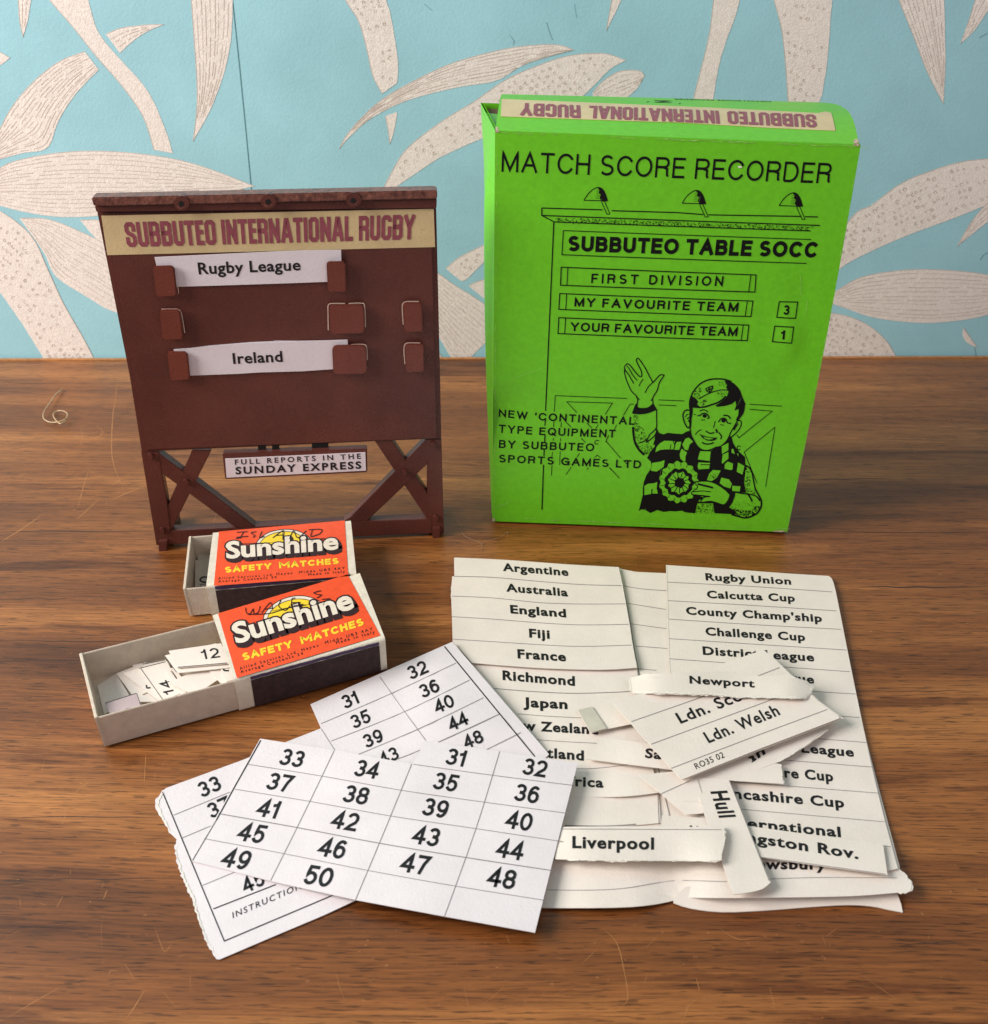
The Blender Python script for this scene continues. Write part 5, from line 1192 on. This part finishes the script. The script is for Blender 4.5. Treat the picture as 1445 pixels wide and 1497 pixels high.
decal('torn_fringe', [ribbon(tH(torn([(262,1052),(225,1000),(200,930),(180,860),(140,770),(124,710),(130,672)], 2.5, 6)), 3.0, taper=True), ribbon(tH(torn([(108,650),(80,598),(64,560),(88,515)], 2.5, 6)), 3.4, taper=True)], SK, M['paper_core'], tk, e0=.00012)
zF = lambda u, v: .0010+.0034*ss((u-330)/300)+.0012*ss((u-640)/180)*ss((1250-v)/160)-.0016*ss((v-1230)/130)*ss((u-500)/200)*0
fo = tH([(395,350),(640,388),(880,431),(902,400),(920,355),(1160,391),(1412,428),(1345,690),(1275,971),(985,919),(700,866),(430,806),(175,741),(240,625)])
tf_, SFr = paper('number_sheet', 'clean cut white sheet of ruled numbers 31 to 50, lying uppermost at the front', 'sheet', fo, zF, 'paper_w', NSG, step=22,
  rules=[(tH(p), w) for p, w in (([(355,432),(605,472),(845,515),(1110,553),(1385,590)], .9), ([(885,432),(1137,467),(1400,500)], .9), ([(315,512),(560,552),(815,598),(1085,638),(1365,680)], .9), ([(262,590),(515,635),(778,685),(1050,730),(1328,772)], 1.3), ([(215,670),(470,718),(740,772),(1020,822),(1302,867)], .9),
     ([(632,388),(530,600),(428,805)], .9), ([(880,431),(795,640),(700,866)], .9), ([(1162,391),(1085,640),(985,919)], .9))])
decal('black_border', [ribbon(tH([(397,355),(320,492),(255,610)]), 1.6), ribbon(tH([(255,610),(178,740)]), .9)], SFr, M['ink'], tf_, e0=.00010)
fn = [('33',(498,412)),('34',(738,448)),('31',(1022,410)),('32',(1275,443)),('37',(458,490)),('38',(703,530)),('35',(990,489)),('36',(1250,526)),('41',(422,574)),('42',(668,613)),('39',(957,572)),('40',(1225,613)),('45',(370,652)),('46',(628,701)),('43',(928,662)),('44',(1197,705)),('49',(320,735)),('50',(583,790)),('47',(892,751)),('48',(1170,797))]
for s, c in fn:
    k = (c[0]-300)/900; up = np.array([.42-.16*k, -1.0]); hg = 23.6+4.6*(c[1]-400)/400*1.0
    decal('printed_number', num(s, tH([c])[0], hg, (1, .155), up), SFr, M['ink'], tf_, e0=.00009, de=.000003)
# loose slips, lowest first
SG = 'loose name slips'
def slip(label, out, h0, texts=(), rules=(), fringe=(), m='paper', tilt=lambda u, v: 0.0, bold=.034, name='name_slip'):
    return paper(name, label, 'slip', out, lambda u, v: lift(u, v)+.0008+h0*.5+tilt(u, v)*.7, m, SG, step=18, rules=rules, texts=texts, fringe=fringe, bold=bold)
slip('slip with just the tops of two letters showing above the torn Liverpool ticket', [(968,1192),(1033,1196),(1041,1222),(965,1222)], .0018, rules=(), texts=[('H', (1009.5,1221), (1021,1222), (0,-13.5))])
slip('pale slip with a grey bare patch at its left end, poking out beside Japan', [(844,1037),(867,1032),(925,1010),(965,1050),(887,1066),(864,1072)], .0024, tilt=lambda u, v: .0006*ss((u-860)/60))
gp = decal('grey_patch', [poly([(845,1038),(866,1033),(887.5,1065),(864,1071)])], fsurf(lambda u, v: lift(u, v)+.0024+.0006*ss((u-860)/60)), M['paper_back'], [o for o in bpy.data.objects if o.get('label', '').startswith('pale slip with a grey')][0], e0=.00008)
slip('torn tipped slip starting with the letters Sa, left of the London Welsh sheet', torn([(858,1110),(866,1094),(881,1078)], .8, 3)+[(942,1086),(1010,1092),(1020,1130),(980,1125),(915,1117)], .0030, texts=[('Salford', (944,1107.5), (1020,1115), (1.0,-13))], tilt=lambda u, v: .0012*ss((u-880)/60))
slip('blank ruled slip pointing down between Hull and the blank strip', [(934,1133),(985,1128),(1020,1140),(1034,1182),(1028,1189),(1003,1191)], .0036, rules=[([(966,1161),(1010,1141)], .8)], tilt=lambda u, v: .0014*ss((1190-v)/40))
slip('diagonal torn slip ending in the letters an, behind the London Welsh sheet', [(1050,1120),(1060,1098),(1120,1082),(1180,1062)]+torn([(1207,1062),(1212,1068),(1180,1090),(1141,1113)], .8, 3)+[(1100,1128)], .0030, texts=[('an', (1096,1117), (1119,1102), (-5,-11.4))], fringe=[([(1208,1064),(1178,1090),(1140,1113)], 1.6)], tilt=lambda u, v: .0010*ss((u-1060)/60))
slip('ticket reading Kingston Rov. across the foot of the right hand sheet', [(1080,1205),(1100,1208.5),(1200,1222),(1291.5,1234),(1298,1279),(1200,1266),(1112,1253.5),(1076,1248)], .0026, texts=[('Kingston Rov.', (1063,1226), (1254.5,1255.5), (-.8,-14.4))], rules=[([(1112,1253),(1295,1278)], .8)])
slip('blank slip with a torn right end above the Hull ticket', [(1006,1128),(1050,1112),(1090,1108)]+torn([(1143,1117.5),(1145,1132),(1147,1146)], 1.0, 3)+[(1066,1141),(1015,1140)], .0042, fringe=[([(1142,1118),(1145,1146)], 2.2)])
slip('ticket reading Hull turned sideways, running down from the middle of the pile', [(1012,1136),(1067,1140),(1098,1218),(1127,1290)]+catmull([(1127,1290),(1115,1300),(1095,1305),(1073,1308)], 2)[1:]+[(1052,1250),(1030,1190)], .0050, texts=[('Hull', (1040,1158), (1052.5,1195), (22.5,-1.5))], rules=[([(1066.5,1141),(1125,1288)], 1.0)], tilt=lambda u, v: .0008*ss((v-1250)/60)-.0010*ss((v-1190)/60))
slip('torn ticket reading Liverpool lying below the blank strip', [(800,1211),(822,1209),(920,1208)]+torn([(1010,1209),(1058,1207),(1062,1220),(1057,1235),(1056,1257)], 1.0, 3)+torn([(1050,1260),(960,1258),(900,1260),(840,1257)], 1.0, 4)+[(812,1256)], .0062, texts=[('Liverpool', (838,1239.4), (955.5,1241.6), (0,-16.4))], rules=[([(822,1212),(1055,1213)], .8)], fringe=[([(1057,1210),(1060,1225),(1054,1255)], 2.2), ([(830,1257),(1050,1258)], 2.0)], tilt=lambda u, v: .0012*ss((u-900)/100)-.0020*ss((850-u)/60))
slip('thin torn strip sticking out left from under the top end of the Hull ticket', [(975,1148),(1015,1140),(1030,1160)]+torn([(1030,1172),(1000,1172),(982,1164)], .8, 3), .0046)
slip('narrow blank slip fanned out beside the right tip of the London Welsh sheet', [(1120,1060),(1190,1030),(1216,1040),(1219,1056)]+torn([(1219,1058),(1170,1078),(1130,1092)], .7, 3), .0050, fringe=[([(1219,1058),(1170,1078),(1130,1092)], 1.2)])
# London sheets
lo2 = [(904,1030),(1119,953),(1160,988),(1199,1025),(1234,1050),(1000,1140)]
paper('name_sheet', 'cream ruled sheet hidden beneath the London Welsh sheet, showing only its right tip', 'sheet', lo2, lambda u, v: lift(u, v)+.0050, group='small sheets of London names', step=22)
lo1 = [(896,1028),(960,1005),(1033,978),(1117,950),(1137,967),(1197,1025),(1226,1046),(1228,1050),(1110,1095),(996.5,1140),(945,1083)]
tl1, SL1 = paper('name_sheet', 'small cream sheet reading Ldn. Scottish and Ldn. Welsh with the tiny print RO35 02', 'sheet', lo1, lambda u, v: lift(u, v)+.0056, group='small sheets of London names', step=22,
   rules=[([(923.5,1054.9),(1039,1014.4),(1140,976)], .9), ([(952.5,1088),(1130.6,1022),(1175,1004)], .9), ([(981.4,1123.4),(1100,1078),(1209.8,1037.2)], .9)],
   texts=[('Ldn. Scot.', (996,1057.5), (1103,1016.5), (-8.6,-14)), ('Ldn. Welsh', (1037,1086), (1141,1044.5), (-9,-14.4))], bold=.022)
decal('tiny_print', gtext('RO35 02', (1018.5,1124.8), (1060,1107), (-4,-8), bold=.004, space=1.1), SL1, M['ink'], tl1, e0=.00009)
no = torn([(920,1000),(922,990),(945,986),(990,983),(1060,982),(1112,988),(1150,986),(1180,996),(1189,1004),(1188,1013),(1180,1022)], .9, 3)+torn([(1180,1022),(1130,1020),(1080,1020),(1030,1016),(985,1015),(926,1014),(920,1002)], 1.0, 3.2)
slip('torn ticket reading Newport, topmost on the pile of slips', no[:-1], .0124, texts=[('Newport', (1009.5,998.8), (1103,1004.8), (-.6,-10.4))], fringe=[([(930,1012),(985,1013),(1035,1014),(1085,1019),(1130,1019),(1178,1020),(1187,1008),(1178,997)], 2.4), ([(922,1010),(921,992)], 2.4)], tilt=lambda u, v: .0006*math.sin(u/30.0)-.004*ss((960-u)/40)-.0025*ss((u-1160)/30))

# ------------------------------------------------------------------ finish
for o in list(bpy.data.objects):
    if '_w' in o: del o['_w']
    if 'copy' in o: del o['copy']
